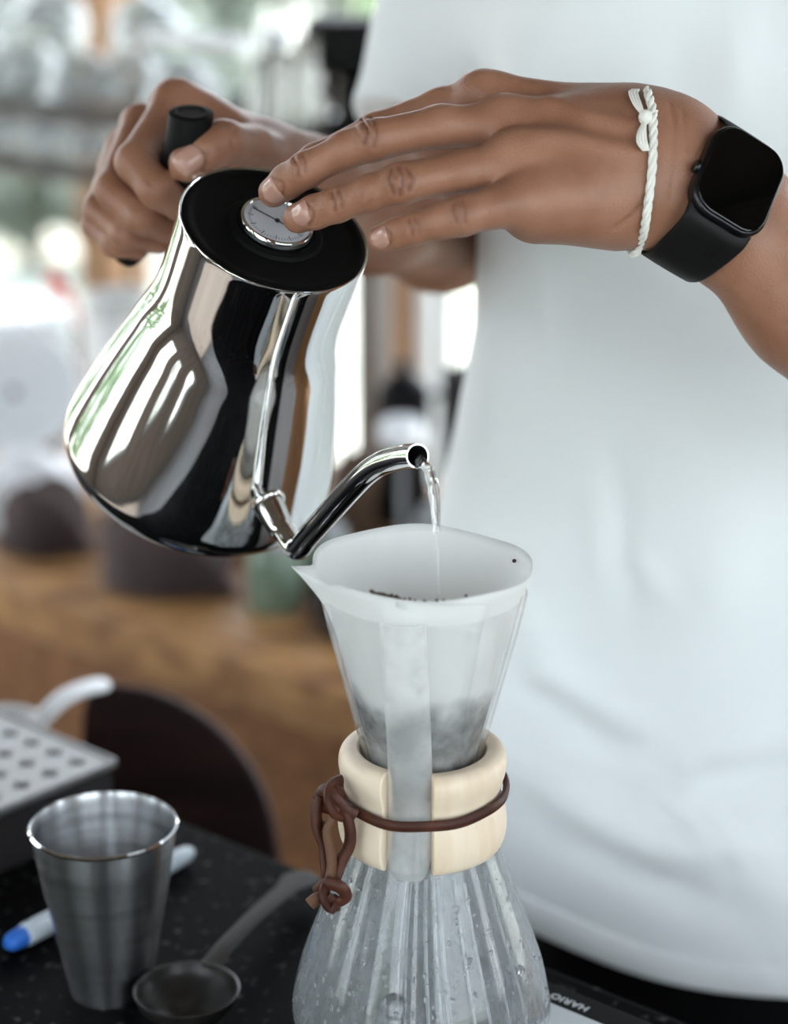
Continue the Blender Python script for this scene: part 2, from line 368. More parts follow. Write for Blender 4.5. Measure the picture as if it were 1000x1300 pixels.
window_unit(4, 1.55, N0, .4, -.3, 1.5, 0)
window_unit(5, E1, -.875, 2.65, -.6, 1.65, 2, 'e')
for i, (px, wdt, mat) in enumerate(((146, .10, M_post), (516, .065, M_post), (538, .04, M_paint), (-140, .09, M_post), (566, .02, M_frame))):
    # posts of the open back window; stand on the sill
    d = ray(px, 330); t = ((N1-.0) - (CAM@NR))/(d@NR); q = CAM+d*t; e = q@ED
    tag(MB().box(cn(e, N1, (1.55-.80)/2), (wdt, wdt, 2.35), ED, NR).build('trim_%d' % (i+1), mat, None, bevel=.004, smooth=False), kind='structure')
# outside
tag(at_base(MB().box((0, 0, FZ-.12), (90, 90, .1)), 'pale_paving', M_ground, (0, 0, FZ-.12), None, None, smooth=False), kind='structure')['label'] = 'pale sunlit paving outside the windows'
M_farleaf = P('pale_hazy_leaf', (.24, .27, .225), .6, noise=(2, (.15, .17, .14), .4, .6))  # pale grey-green puts distance haze into the leaf colour
def shrub(e, n, h, r, label, cols=900, mat=None):
    c = cn(e, n, FZ-.07)
    rt = thing('leafy_shrub', c, label, 'shrub', 'garden shrubs beyond the windows')
    tr = MB()
    for k in range(4):
        a = k*1.7; tr.tube([c, c+np.array([math.cos(a)*r*.25, math.sin(a)*r*.25, h*.5]), c+np.array([math.cos(a)*r*.5, math.sin(a)*r*.5, h*.85])], [.035, .025, .01], 6)
    tr.build('stem', M_trunk, rt)
    lf = MB()
    for k in range(cols):
        v = rng.normal(size=3); v /= np.linalg.norm(v); q = c+np.array([0, 0, h*.58])+v*np.array([r, r, h*.45])*(.55+.5*rng.random())
        a = nz(rng.normal(size=3)); b = nz(np.cross(a, rng.normal(size=3))); L = .09+.07*rng.random(); W = L*.42
        lf.add([q-a*L, q+b*W, q+a*L, q-b*W], [(0, 1, 2, 3)])
    tag(lf.build('foliage', mat or M_leaf, rt, weld=False), kind='stuff')
def shrub_at(px, n, h, r_, label, cols=900, mat=None):
    d_ = ray(px, 300); t_ = (n-CAM@NR)/(d_@NR); shrub(float((CAM+d_*t_)@ED), n, h, r_, label, cols, mat)
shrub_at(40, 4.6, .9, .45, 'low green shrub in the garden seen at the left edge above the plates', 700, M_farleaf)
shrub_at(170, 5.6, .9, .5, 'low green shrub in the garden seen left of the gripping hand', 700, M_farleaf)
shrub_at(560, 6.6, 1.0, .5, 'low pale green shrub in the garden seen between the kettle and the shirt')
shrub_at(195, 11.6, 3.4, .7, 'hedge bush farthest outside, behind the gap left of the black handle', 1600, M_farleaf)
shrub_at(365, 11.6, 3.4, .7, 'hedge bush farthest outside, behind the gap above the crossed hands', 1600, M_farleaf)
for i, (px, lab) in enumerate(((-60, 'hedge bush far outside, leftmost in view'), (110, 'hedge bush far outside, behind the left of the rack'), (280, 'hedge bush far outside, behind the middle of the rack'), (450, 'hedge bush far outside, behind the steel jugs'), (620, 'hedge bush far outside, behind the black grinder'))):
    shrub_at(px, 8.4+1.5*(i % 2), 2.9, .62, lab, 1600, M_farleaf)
shrub(-6.2, 2.0, 2.6, 1.2, 'added unseen green shrub outside the left window opening', 1200)  # this and the next three: unseen, added for green reflections in the kettle
shrub(-6.6, -1.4, 2.4, 1.2, 'added unseen green shrub outside the front part of the left wall', 1200)
shrub(-2.6, -6.0, 2.5, 1.1, 'added unseen green shrub outside the window behind the viewer, left', 1000)
shrub(.2, -6.6, 2.0, 1.0, 'added unseen green shrub outside the window behind the viewer, right', 1000)

# ================================================================== FRONT COUNTER (granite)
ce0, ce1, cn0, cn1 = -1.25, .85, -.42, .1335
mb = MB().box(cn((ce0+ce1)/2, (cn0+cn1)/2, -.045), (ce1-ce0, cn1-cn0, .03), ED, NR)
ctr = thing('granite_counter', cn(-.2, -.1, FZ), 'black speckled granite counter the glass flask and steel cup stand on', 'counter')
mb.build('worktop', M_granite, ctr, bevel=.004, smooth=False)
MB().box(cn(-.2, -.16, (FZ-.06)/2), (2.0, .44, -.06-FZ), ED, NR).build('cabinet_body', M_walnut, ctr, smooth=False)

# ================================================================== SCALE
M_plat = P('grey_steel_platform', (.55, .58, .60), .45, .5)
sr = thing('coffee_scale', cn(0, 0, -.03), 'black digital scale with steel platform under the glass flask', 'scale')
def rslab(cx, cy, wx, wy, z0, z1, r): return MB().prism(rrect(wx, wy, r), z1-z0, cn(cx, cy, z0), ED, NR)
rslab(.040, -.008, .170, .184, -.0295, -.0035, .012).build('housing', M_scale, sr, bevel=.002)
rslab(.040, -.0195, .160, .165, -.0034, -.0006, .006).build('platform', M_plat, sr, bevel=.0006)
tcu = bpy.data.curves.new('brand_print', 'FONT'); tcu.body = 'HARIO'; tcu.size = .0078; tcu.align_x = 'CENTER'; tcu.align_y = 'CENTER'; tcu.extrude = .0001; tcu.space_character = 1.08; tcu.offset = .00012
tob = bpy.data.objects.new('tmp', tcu); COL.objects.link(tob); bpy.context.view_layer.update()
tme = bpy.data.meshes.new_from_object(tob.evaluated_get(bpy.context.evaluated_depsgraph_get())); COL.objects.unlink(tob); bpy.data.objects.remove(tob)
tx = link('brand_print', tme, M_print, sr); tx.scale = (.92, .88, 1)
pm = cn(.0408, .0734, -.0034)
tx.location = Vector(pm)-sr.location; tx.rotation_euler = (0, 0, math.atan2(ED[1], ED[0])+PI)

# ================================================================== CHEMEX-STYLE FLASK
fl = thing('glass_coffee_maker', (0, 0, 0), 'hourglass glass coffee flask with pale wooden collar and leather tie', 'coffee maker')
lowp = [(0, .002), (.045, .0012), (.058, .0025), (.0635, .008), (.0650, .016), (.0635, .026), (.0600, .041), (.0535, .060), (.0470, .078), (.0405, .096), (.0350, .110), (.0305, .122)]
upp = [(.0305, .122), (.0268, .134), (.0262, .142), (.0285, .152), (.0335, .172), (.0395, .196), (.0455, .220), (.0485, .234), (.0490, .2365)]
def shell(prof, th):
    inn = []
    for i, (r, h) in enumerate(prof):
        a = np.array(prof[max(i-1, 0)]); b = np.array(prof[min(i+1, len(prof)-1)]); t = nz(b-a)
        inn.append((max(r-t[1]*th, 0), h+t[0]*th))
    return inn
def smooth_prof(p, n=5): return [tuple(q) for q in catmull([(a, b) for a, b in p], n)]
lp_ = smooth_prof(lowp); up_ = smooth_prof(upp)
lp_[0] = (0, lp_[0][1])
MB().lathe(lp_, seg=96).lathe(shell(lp_, .002), seg=96).build('lower_bulb', M_flask, fl)
MB().lathe(up_+shell(up_, .002)[::-1], seg=96).build('upper_cone', M_flask_up, fl)
# pour channel at the front
CH = math.radians(-101.5)
cdv = np.array([math.cos(CH), math.sin(CH), 0]); csd = np.array([-math.sin(CH), math.cos(CH), 0])
chp = []
for z, r in ((.240, .0500), (.232, .0490), (.215, .0450), (.190, .0385), (.165, .0330), (.150, .0318), (.135, .0318), (.120, .0325), (.108, .0350), (.101, .0345)):
    chp.append((r, z))
m_ = MB(); vs = []; fs = []; K = 12
for i, (r, z) in enumerate(chp):
    wd = .0105*(1.0 if i < len(chp)-1 else .55); dp = .0075*(1.0 if i < len(chp)-1 else .3)
    for k in range(K+1):
        a = PI*k/K; vs.append(cdv*(r-.001+dp*math.sin(a)**.7)+csd*(wd*math.cos(a))+np.array([0, 0, z]))
for i in range(len(chp)-1):
    for k in range(K): fs.append((i*(K+1)+k, i*(K+1)+k+1, (i+1)*(K+1)+k+1, (i+1)*(K+1)+k))
m_.add(vs, fs).build('pour_channel', M_chan, fl, sub=1)
# collar in two halves
cp = [(.0300, .107), (.0335, .1055), (.0385, .1075), (.0408, .113), (.0412, .120), (.0398, .1285), (.0382, .134), (.0385, .139), (.0402, .145), (.0408, .150), (.0398, .1545), (.0370, .1570), (.0330, .1572), (.0305, .1555), (.0290, .140), (.0290, .120)]
cpp = [tuple(q) for q in catmull([(a, b) for a, b in cp], 3, True)]
g = .0118/.038
h1 = MB().lathe(cpp, seg=56, a0=CH+g, a1=CH+PI-.25, closed_prof=True).build('collar_half', M_collar, fl)
h2 = MB().lathe(cpp, seg=56, a0=CH+PI+.25, a1=CH+2*PI-g, closed_prof=True).build('collar_half', M_collar, fl)
for h in (h1, h2): h.modifiers.new('b', 'BEVEL').width = .0012; h.modifiers['b'].segments = 2; h.modifiers['b'].limit_method = 'ANGLE'; h.modifiers['b'].angle_limit = .9
# leather tie: cord round the waist, knot and hanging ends
lt = MB()
ring = []
for k in range(72):
    a = 2*PI*k/72; rr = .0408+.0015*max(0, math.cos(a-CH))**8+.0002*math.sin(9*a)
    ring.append((rr*math.cos(a), rr*math.sin(a), .1355+.0012*math.sin(a+.6)+.0003*math.sin(7*a)))
lt.tube(ring, .0027, 10, True, flat=.62, nrm=lambda p: (p[0], p[1], 0))
tie = lt.build('leather_tie', M_leather, fl)
KX = at(423, 1010, .985)
def lp(pts, r, name, mat=M_leather, flat=.6, n=6):
    return MB().tube(catmull([at(x, y, t) for x, y, t in pts], n), r, 10, flat=flat).build(name, mat, tie)
lp([(452, 1035, .966), (438, 1028, .965), (424, 1012, .963), (412, 1003, .966), (404, 1012, .972), (412, 1026, .970), (426, 1024, .962)], .0031, 'knot_wrap')
lp([(432, 992, .975), (420, 998, .968), (416, 1014, .962), (422, 1030, .962), (432, 1036, .966)], .0036, 'knot_wrap')
MB().ball(at(424, 1014, .969), .0058, 12, (1, 1, 1.25)).build('knot', M_leather, tie)
lp([(408, 1012, .968), (402, 1030, .968), (403, 1052, .969), (411, 1072, .970), (413, 1095, .970), (416, 1120, .970)], .0032, 'hanging_thong')
lp([(434, 1026, .966), (443, 1046, .966), (444, 1070, .968), (434, 1092, .970), (426, 1112, .970), (420, 1128, .969)], .0032, 'hanging_thong')
lp([(424, 1036, .964), (416, 1056, .964), (419, 1078, .966), (421, 1100, .967), (417, 1122, .967)], .0028, 'hanging_thong', M_leather2)
lp([(404, 1014, .972), (400, 1028, .974), (403, 1044, .974), (412, 1052, .97), (418, 1044, .968)], .0028, 'hanging_thong', M_leather2)
lp([(402, 1132, .970), (416, 1122, .963), (434, 1128, .962), (438, 1140, .966), (424, 1146, .966), (412, 1138, .963)], .0032, 'end_knot')
lp([(414, 1122, .966), (410, 1136, .962), (416, 1150, .964), (428, 1148, .968)], .0034, 'end_knot')
lp([(418, 1138, .968), (404, 1140, .966), (393, 1148, .966)], .0034, 'thong_end', M_leather2)
lp([(424, 1140, .968), (424, 1150, .965), (420, 1157, .965)], .0034, 'thong_end')
# glass button on the bulb, droplets, streaks
def bulb_r(z):
    for (r0, z0), (r1, z1) in zip(lowp[3:-1], lowp[4:]):
        if z0 <= z <= z1: return r0+(r1-r0)*(z-z0)/(z1-z0)
    return .03
def bulb_pt(ang, z, off=0): r = bulb_r(z)+off; return np.array([r*math.cos(ang), r*math.sin(ang), z])
ba = math.radians(-104)
bt = MB()
bp_ = bulb_pt(ba, .048, .001); bn = nz([math.cos(ba), math.sin(ba), .45])
bt.lathe([(0, .0035), (.003, .003), (.0048, .0012), (.0062, .0), (.0066, -.001)], bp_, bn, seg=24)
bt.build('glass_button', M_water, fl)
dr = MB()
for k in range(150):
    a = math.radians(rng.uniform(-175, -5)); z = rng.uniform(.02, .098); s = rng.uniform(.0005, .0014)*(1.3 if rng.random() < .15 else 1)
    dr.ball(bulb_pt(a, z, .0001), s, 8, (1, .6, rng.uniform(1, 1.9)), X=(-math.sin(a), math.cos(a), 0), Z=(0, 0, 1))
tag(dr.build('water_droplets', M_water, fl), kind='stuff')
def streak_mat():
    return thin_glass('thick_wet_glass', (.9, .92, .93), 3.0, fog=(0, 1, .55, (1, 1, 1), 20, .45), fogcol=(.9, .9, .9))
M_streak = streak_mat()
for a_, w_, z1_ in ((-103, .0007, .104), (-99, .0006, .104), (-88, .0011, .104), (-82, .0008, .104), (-78, .0014, .104), (-66, .0008, .103), (-58, .0009, .1), (-47, .0007, .1), (-36, .0008, .095)):
    a = math.radians(a_)
    MB().tube([bulb_pt(a+.012*math.sin(z*60), z, -.0015) for z in np.linspace(z1_, .014, 12)], [w_]*12, 6, flat=1).build('wet_streak', M_streak, fl)
M_brownrun = P('coffee_stain', (.06, .025, .018), .4)
for a_, z1_ in ((-52, .034), (-43, .030)):
    a = math.radians(a_); zz = np.linspace(z1_, .010, 8)
    MB().tube([bulb_pt(a, z, -.003) for z in zz], [.0006, .0016, .0018, .0014, .0018, .0022, .0018, .001], 6).build('coffee_run', M_brownrun, fl)
MB().lathe([(0, .0035), (.055, .0035), (.0600, .0065), (.0612, .011), (.0605, .012), (0, .012)], seg=48).build('brewed_coffee', M_liquid, fl)

# ------------------------------------------------------------------ paper filter (its own thing, rests in the cone)
ff = thing('paper_filter', (0, 0, .14), 'wet white paper filter cone sitting in the top of the glass flask', 'coffee filter')
TH = 144; NZ = 30
FZs = [.130, .138, .142, .152, .172, .196, .220, .234, .2365, .26]; FRs = [.006, .0205, .0232, .0257, .0307, .0367, .0427, .0457, .0466, .0555]
def filt_r(z): return float(np.interp(z, FZs, FRs))
vs = []; fs = []
COR = math.radians(196)
for j in range(NZ+1):
    for i in range(TH):
        a = 2*PI*i/TH; d = (a-COR+PI) % (2*PI)-PI
        top = .2515-.0015*math.cos(a+.4)+.0007*math.sin(5*a)
        fr_ = ((a-math.radians(255)+PI) % (2*PI)-PI)
        top -= .0035*math.exp(-((d-.22)/.16)**2)            # dip beside the pointed corner
        top += .0035*math.exp(-(d/.07)**2)
        top -= .002*math.exp(-((a-math.radians(-8) + PI) % (2*PI)-PI)**2/.01)
        z = .130+(top-.130)*(j/NZ)
        f = max(0, (z-.205)/.045)
        r = filt_r(z)-.0012
        r += .0085*math.exp(-(d/.085)**2)*f**2.2               # pointed corner leaning out
        r += -.0012*math.exp(-((d-.35)/.14)**2)*f
        r += .0030*math.exp(-(fr_/.17)**4)*min(1, max(0, z-.145)/.02)*(1-max(0, min(1, (z-.225)/.02)))   # thick folded side behind the channel
        r += .0006*math.sin(3*a+z*60)*f
        vs.append((r*math.cos(a), r*math.sin(a), z))
for j in range(NZ):
    for i in range(TH): i2 = (i+1) % TH; fs.append((j*TH+i, j*TH+i2, (j+1)*TH+i2, (j+1)*TH+i))
pc = MB().add(vs, fs).build('paper_cone', M_paper, ff)
pc.data.transform(Matrix.Translation(Vector((0, 0, .14)))); pc.location = (0, 0, -.14)
sd = pc.modifiers.new('s', 'SOLIDIFY'); sd.thickness = .0007
# overlapped flap edge inside/outside
vs = []; fs = []; n1 = 10
for j in range(n1+1):
    z = .152+(.2495-.152)*j/n1
    for k in range(9):
        a = math.radians(255+k*6.2); r = filt_r(z)-.0008+.0008*(1-abs(k-4)/8)
        vs.append((r*math.cos(a), r*math.sin(a), z-.004*(k/8)**2))
for j in range(n1):
    for k in range(8): fs.append((j*9+k, j*9+k+1, (j+1)*9+k+1, (j+1)*9+k))
fp = MB().add(vs, fs).build('paper_fold', M_paper, ff); fp.data.transform(Matrix.Translation(Vector((0, 0, .14)))); fp.location = (0, 0, -.14)
fp.modifiers.new('s', 'SOLIDIFY').thickness = .0006
gz = MB()
prof = [(0, .1880), (.015, .187), (.028, .186), (.0318, .185), (.0305, .181), (.0250, .160), (.0222, .148), (.017, .139), (0, .137)]
gz.lathe(prof, seg=48)
tag(gz.build('coffee_grounds', M_coffee, ff), kind='stuff')
sp_ = MB()
for k in range(46):
    a = math.radians(rng.normal(251, 5.5) if k < 30 else rng.uniform(225, 300)); z = .2503+abs(rng.normal(0, .0005))-.0015*math.cos(a+.4)+.0007*math.sin(5*a)+.0008; r = filt_r(.2505)-.0018-abs(rng.normal(0, .0008))
    sp_.ball((r*math.cos(a), r*math.sin(a), z), rng.uniform(.0004, .0011), 6)
a = math.radians(22); sp_.ball((filt_r(.246)*math.cos(a)-.003, filt_r(.246)*math.sin(a)-.0015, .2455), .0011, 6)
tag(sp_.build('stray_grounds', M_coffee, ff), kind='stuff')

# ================================================================== KETTLE
LO = np.array([-0.07347692, 0.1075854, 0.38839246]); AX = nz([0.30062987, -0.41899663, 0.85677506])
SX = np.array([0.48202244, -0.7084059, -0.51557293]); SX = nz(SX-AX*(SX@AX)); WX = np.cross(AX, SX)
def K(R, h, w_=0): return LO+SX*R+AX*h+WX*w_
kt = thing('pour_over_kettle', K(0, -.168), 'polished steel gooseneck kettle with black lid tilted over the filter', 'kettle')
bp = [(.0474, .0006), (.0482, .0010), (.0487, .0), (.0486, -.01), (.0485, -.03), (.0487, -.042), (.0495, -.052), (.0512, -.061), (.0540, -.071), (.0568, -.081), (.0622, -.100), (.0676, -.120), (.0722, -.139), (.0740, -.148), (.0747, -.1535), (.0742, -.1585), (.0722, -.1630), (.0690, -.1655), (.060, -.1668), (.03, -.1672), (0, -.1672)]
MB().lathe(smooth_prof(bp, 4), LO, AX, SX, 128).build('body', M_steel, kt)
lidp = [(.0474, .0004), (.0465, .0010), (.0440, .0012), (.0425, .0004), (.0400, .0002), (.0250, .0004), (.0238, .0020), (.0205, .0024), (.0192, .0010), (0, .0010)]
MB().lathe(lidp, LO, AX, SX, 96).build('lid', M_blacklid, kt)
di = MB().lathe([(.0190, .0010), (.0190, .0052), (.0184, .0062), (.0172, .0064), (.0168, .0056), (0, .0056)], LO, AX, SX, 64).build('thermometer', M_chrome, kt)
M_dial = P('white_dial', (.55, .57, .62), .3, coat=.4)
MB().lathe([(.0168, .0057), (0, .0058)], LO, AX, SX, 64).build('dial_face', M_dial, di)
tk = MB(); M_ink = P('black_ink', (.01, .01, .012), .5)
for k in range(52):
    a = math.radians(-150+k*6); r0, r1 = (.0122, .0152) if k % 5 == 0 else (.0136, .0150)
    d = SX*math.cos(a)+WX*math.sin(a); sdv = np.cross(AX, d)
    tk.box(LO+AX*.0059+d*(r0+r1)/2, (r1-r0, .00022 if k % 5 else .0004, .0001), d, sdv, AX)
tag(tk.build('scale_marks', M_ink, di, smooth=False), kind='stuff')
nd = nz(-SX*.75-WX*.55)
MB().box(LO+AX*.0061+nd*.004, (.020, .0006, .0002), nd, np.cross(AX, nd), AX).lathe([(0, .0012), (.0012, .001), (.0014, 0)], LO+AX*.0056, AX, SX, 12).build('needle', M_ink, di, smooth=False)
MB().lathe([(.0476, .0010), (.0480, .0013), (.0485, .0009), (.0482, .0004)], LO, AX, SX, 96).build('rim_ring', M_chrome, kt)
# spout
def KP(x, y):            # point of the kettle's middle plane seen at a pixel of the photograph
    d_ = ray(x, y); return CAM+d_*(((LO-CAM)@WX)/(d_@WX))
spx = [K(.048, -.128), K(.066, -.1285), K(.080, -.1305), K(.0880, -.1300), KP(377, 696), KP(391, 681), KP(408, 662), KP(426, 642), KP(446, 620), KP(464, 602), KP(482, 589.5), KP(500, 583), KP(516, 579.5), KP(530, 579)]
cpt = catmull(spx, 7); nn = len(cpt)
rad = [(.0092 - .0028*min(1, i/(nn*.22)))-.0007*(i/nn) for i in range(nn)]
spm = MB().tube(cpt, rad, 32, nrm=WX, cap=False)
bore = MB().tube(cpt[-14:], [r*.92 for r in rad[-14:]], 32, nrm=WX, cap=False)
td_ = nz(cpt[-1]-cpt[-3]); cutn = nz(td_*.80-FW*.62+RT*.15)      # the mouth is cut on a slant
def slant(m, i0, cen, f):
    for k in range(32):
        p = np.array(m.v[i0+k]); m.v[i0+k] = tuple(p-td_*((p-cen)@cutn)/(td_@cutn)*f)
for q_, f in ((1, 1), (2, .75), (3, .5), (4, .25)):
    slant(spm, (nn-q_)*32, cpt[-q_], f); slant(bore, (14-q_)*32, cpt[-q_], f)
bore.add(bore.v[:32], [tuple(range(32))])
# lip: annulus joining inner and outer wall
b0 = len(spm.v); e1 = spm.v[nn*32-32:nn*32]; e2 = bore.v[13*32:14*32]
spm.add(list(e1)+list(e2), [(i, (i+1) % 32, 32+(i+1) % 32, 32+i) for i in range(32)])
so_ = spm.build('spout', M_steel, kt)
bore.build('bore', P('shaded_bore', (.02, .02, .02), .3, .6), so_)  # near-black colour puts the shade inside the spout into the steel
MB().lathe([(.0100, -.002), (.0096, .0012), (.0088, .0022), (.0080, .0025)], K(.0672, -.1285), SX, AX, 32).build('spout_collar', M_steel, kt)
# handle
hs = catmull([at(243, 143, 1.0690), at(236, 185, 1.0770), at(222, 226, 1.0960), at(196, 276, 1.1200), at(159, 325, 1.1450)], 8)
nh = len(hs); hr = [np.interp(i/(nh-1), [0, .3, .95, 1], [.0118, .0114, .0094, .0078]) for i in range(nh)]
hgm = MB().tube(hs, hr, 40)
tn = nz(UP*.84+RT*.07-FW*.54); hd = nz(hs[0]-hs[1])       # the cap is cut on a slant to the grip
for q in range(3):
    for k in range(40):
        p = np.array(hgm.v[q*40+k]); hgm.v[q*40+k] = tuple(p-hd*((p-hs[0])@tn)/(hd@tn)*(1, .4, .1)[q]) if q == 0 else tuple(p-hd*((p-hs[q])@tn)/(hd@tn)*(1, .4, .1)[q])
hg = hgm.build('handle_grip', M_black, kt, bevel=.0008)
MB().lathe([(.0088, -.0002), (.0088, .0006), (.0078, .0006), (.0074, .0002), (0, .0002)], hs[0], tn, RT, 32).build('cap_disc', M_rubber, hg)
MB().tube(catmull([K(-.0465, -.022), K(-.062, -.020), K(-.076, -.022), K(-.092, -.026)], 6), [.0075]*19, 12, flat=.55, nrm=AX).build('handle_bracket', M_steel, kt)
# pouring water
tipc = cpt[-1]
wpts = [KP(531, 584), at(541, 592, .946), at(546, 612, .945), at(549, 640, .945), at(552, 670, .945), at(554, 700, .945), at(555, 730, .945), at(555.5, 757, .946)]
wl = catmull(wpts, 7)
wr = [.0034*(1-.62*min(1, i/(len(wl)*.55)))*(1+.12*math.sin(i*1.1)) for i in range(len(wl))]
ws = MB().tube(wl, wr, 14, flat=.75, nrm=(1, 0, 0))
wp2 = catmull([at(544, 592, .945), at(551, 615, .943), at(554, 645, .944), at(555, 676, .945)], 8)
ws.tube(wp2, [.0022-.0012*abs(i/(len(wp2)-1)-.3) for i in range(len(wp2))], 10)
at_base(ws, 'water_stream', M_water, wpts[-1], 'clear stream of water falling from the kettle spout into the filter', 'water')

# ================================================================== PERSON (signed-distance modelling)
class SDF:
    def __init__(s, lo, hi, h):
        s.lo = np.array(lo, float); s.h = h; s.n = np.ceil((np.array(hi)-s.lo)/h).astype(int)+1
        s.F = np.full(tuple(s.n), .05, np.float32)
    def grid(s, lo, hi):
        a = np.maximum(np.floor((lo-s.lo)/s.h).astype(int), 0); b = np.minimum(np.ceil((hi-s.lo)/s.h).astype(int)+1, s.n)
        if np.any(b <= a): return None
        ax = [(s.lo[i]+np.arange(a[i], b[i])*s.h).astype(np.float32) for i in range(3)]
        X, Y, Z = np.meshgrid(*ax, indexing='ij'); return tuple(slice(a[i], b[i]) for i in range(3)), X, Y, Z
    @staticmethod
    def smin(a, b, k):
        if k <= 0: return np.minimum(a, b)
        h = np.maximum(k-np.abs(a-b), 0)/k; return np.minimum(a, b)-h*h*k*.25
    def cone(s, a, b, r1, r2, k, n=None, sq=1., sub=False, F=None):
        F = s.F if F is None else F
        a = np.array(a, float); b = np.array(b, float); m = max(r1, r2)*(1/min(sq, 1) if sq < 1 else 1)+k+.004
        g = s.grid(np.minimum(a, b)-m, np.maximum(a, b)+m)
        if g is None: return
        sl, X, Y, Z = g
        px, py, pz = X-a[0], Y-a[1], Z-a[2]; ab = b-a
        if n is not None:
            n = nz(n); q = (px*n[0]+py*n[1]+pz*n[2])*(1/sq-1); px = px+q*n[0]; py = py+q*n[1]; pz = pz+q*n[2]
            ab = ab+n*(ab@n)*(1/sq-1)
        L = float(ab@ab)
        t = np.clip((px*ab[0]+py*ab[1]+pz*ab[2])/max(L, 1e-9), 0, 1)
        d = np.sqrt((px-t*ab[0])**2+(py-t*ab[1])**2+(pz-t*ab[2])**2)-(r1+(r2-r1)*t)
        if n is not None: d = d*(.5+.5*sq)
        d = d.astype(np.float32)
        F[sl] = -s.smin(-F[sl], d, k) if sub else s.smin(F[sl], d, k)
    def merge(s, G, k): s.F = s.smin(s.F, G, k).astype(np.float32)
    def mesh(s):
        F = s.F; I = F < 0; nx, ny, nzz = F.shape
        cell = np.zeros((nx-1, ny-1, nzz-1), np.int8)
        for i in (0, 1):
            for j in (0, 1):
                for k in (0, 1): cell += I[i:nx-1+i, j:ny-1+j, k:nzz-1+k]
        act = (cell > 0) & (cell < 8); idx = -np.ones(act.shape, np.int64); c = np.argwhere(act); idx[act] = np.arange(len(c))
        acc = np.zeros((len(c), 3)); cnt = np.zeros(len(c))
        cor = [(i, j, k) for i in (0, 1) for j in (0, 1) for k in (0, 1)]
        for p in cor:
            for ax in range(3):
                if p[ax]: continue
                q = list(p); q[ax] = 1
                f0 = F[c[:, 0]+p[0], c[:, 1]+p[1], c[:, 2]+p[2]]; f1 = F[c[:, 0]+q[0], c[:, 1]+q[1], c[:, 2]+q[2]]
                m = (f0 < 0) != (f1 < 0); t = np.where(m, f0/np.where(m, f0-f1, 1), 0)
                pt = np.tile(np.array(p, float), (len(c), 1)); pt[:, ax] += t
                acc[m] += pt[m]; cnt[m] += 1
        V = s.lo+(c+acc/cnt[:, None])*s.h
        faces = []
        for ax in range(3):
            o1, o2 = [(1, 2), (2, 0), (0, 1)][ax]
            sl0 = [slice(None)]*3; sl1 = [slice(None)]*3; sl0[ax] = slice(0, -1); sl1[ax] = slice(1, None)
            cr = I[tuple(sl0)] != I[tuple(sl1)]
            e = np.argwhere(cr); e = e[(e[:, o1] > 0) & (e[:, o2] > 0) & (e[:, o1] < F.shape[o1]-1) & (e[:, o2] < F.shape[o2]-1)]
            ins = I[e[:, 0], e[:, 1], e[:, 2]]
            def gi(d1, d2):
                q = e.copy(); q[:, o1] -= d1; q[:, o2] -= d2; return idx[q[:, 0], q[:, 1], q[:, 2]]
            q = np.stack([gi(1, 1), gi(0, 1), gi(0, 0), gi(1, 0)], 1); q[~ins] = q[~ins][:, ::-1]
            faces.append(q)
        return V, np.concatenate(faces)
def smooth_mesh(V, Fq, it=2, lam=.5):
    e = np.concatenate([Fq[:, [0, 1]], Fq[:, [1, 2]], Fq[:, [2, 3]], Fq[:, [3, 0]]])
    for _ in range(it):
        A = np.zeros_like(V); cn_ = np.zeros(len(V))
        for i in range(3):
            A[:, i] = np.bincount(e[:, 0], V[e[:, 1], i], len(V))+np.bincount(e[:, 1], V[e[:, 0], i], len(V))
        cn_ = np.bincount(e[:, 0], None, len(V))+np.bincount(e[:, 1], None, len(V))
        V = V+(A/np.maximum(cn_, 1)[:, None]-V)*lam
    return V
def to_mesh(name, V, Fq):
    me = bpy.data.meshes.new(name); n = len(Fq)
    me.vertices.add(len(V)); me.vertices.foreach_set('co', V.astype(np.float32).ravel())
    me.loops.add(n*4); me.loops.foreach_set('vertex_index', Fq.astype(np.int32).ravel())
    me.polygons.add(n); me.polygons.foreach_set('loop_start', np.arange(0, n*4, 4, dtype=np.int32)); me.polygons.foreach_set('use_smooth', [True]*n)
    me.update(calc_edges=True); me.validate(); return me
def J(x, y, t, rpx): return at(x, y, t), rpx*t/FPX

def arm(H, fingers, palm, rest, box_lo, box_hi, kf=.0022, kp=.009, creases=()):
    S = SDF(box_lo, box_hi, H)
    G = S.F.copy()
    for f in fingers:                    # every finger on its own field, then gathered with a tight blend
        pts = [J(*p) for p in f]; lo = np.min([p-r-.012 for p, r in pts], 0); hi = np.max([p+r+.012 for p, r in pts], 0)
        g = S.grid(lo, hi)
        if g is None: continue
        sub = SDF.__new__(SDF); sl = g[0]; sub.h = H; sub.lo = S.lo+np.array([x.start for x in sl])*H; sub.n = np.array([x.stop-x.start for x in sl]); sub.F = np.full(tuple(sub.n), .05, np.float32)
        for (a, r1), (b, r2) in zip(pts[:-1], pts[1:]): sub.cone(a, b, r1, r2, .004)
        G[sl] = SDF.smin(G[sl], sub.F, kf)
    for a, b, k, n, sq in palm+rest:
        (pa, ra), (pb, rb) = J(*a), J(*b); S.cone(pa, pb, ra, rb, k, n, sq)
    S.merge(G, kp)
    return S
view = -FW
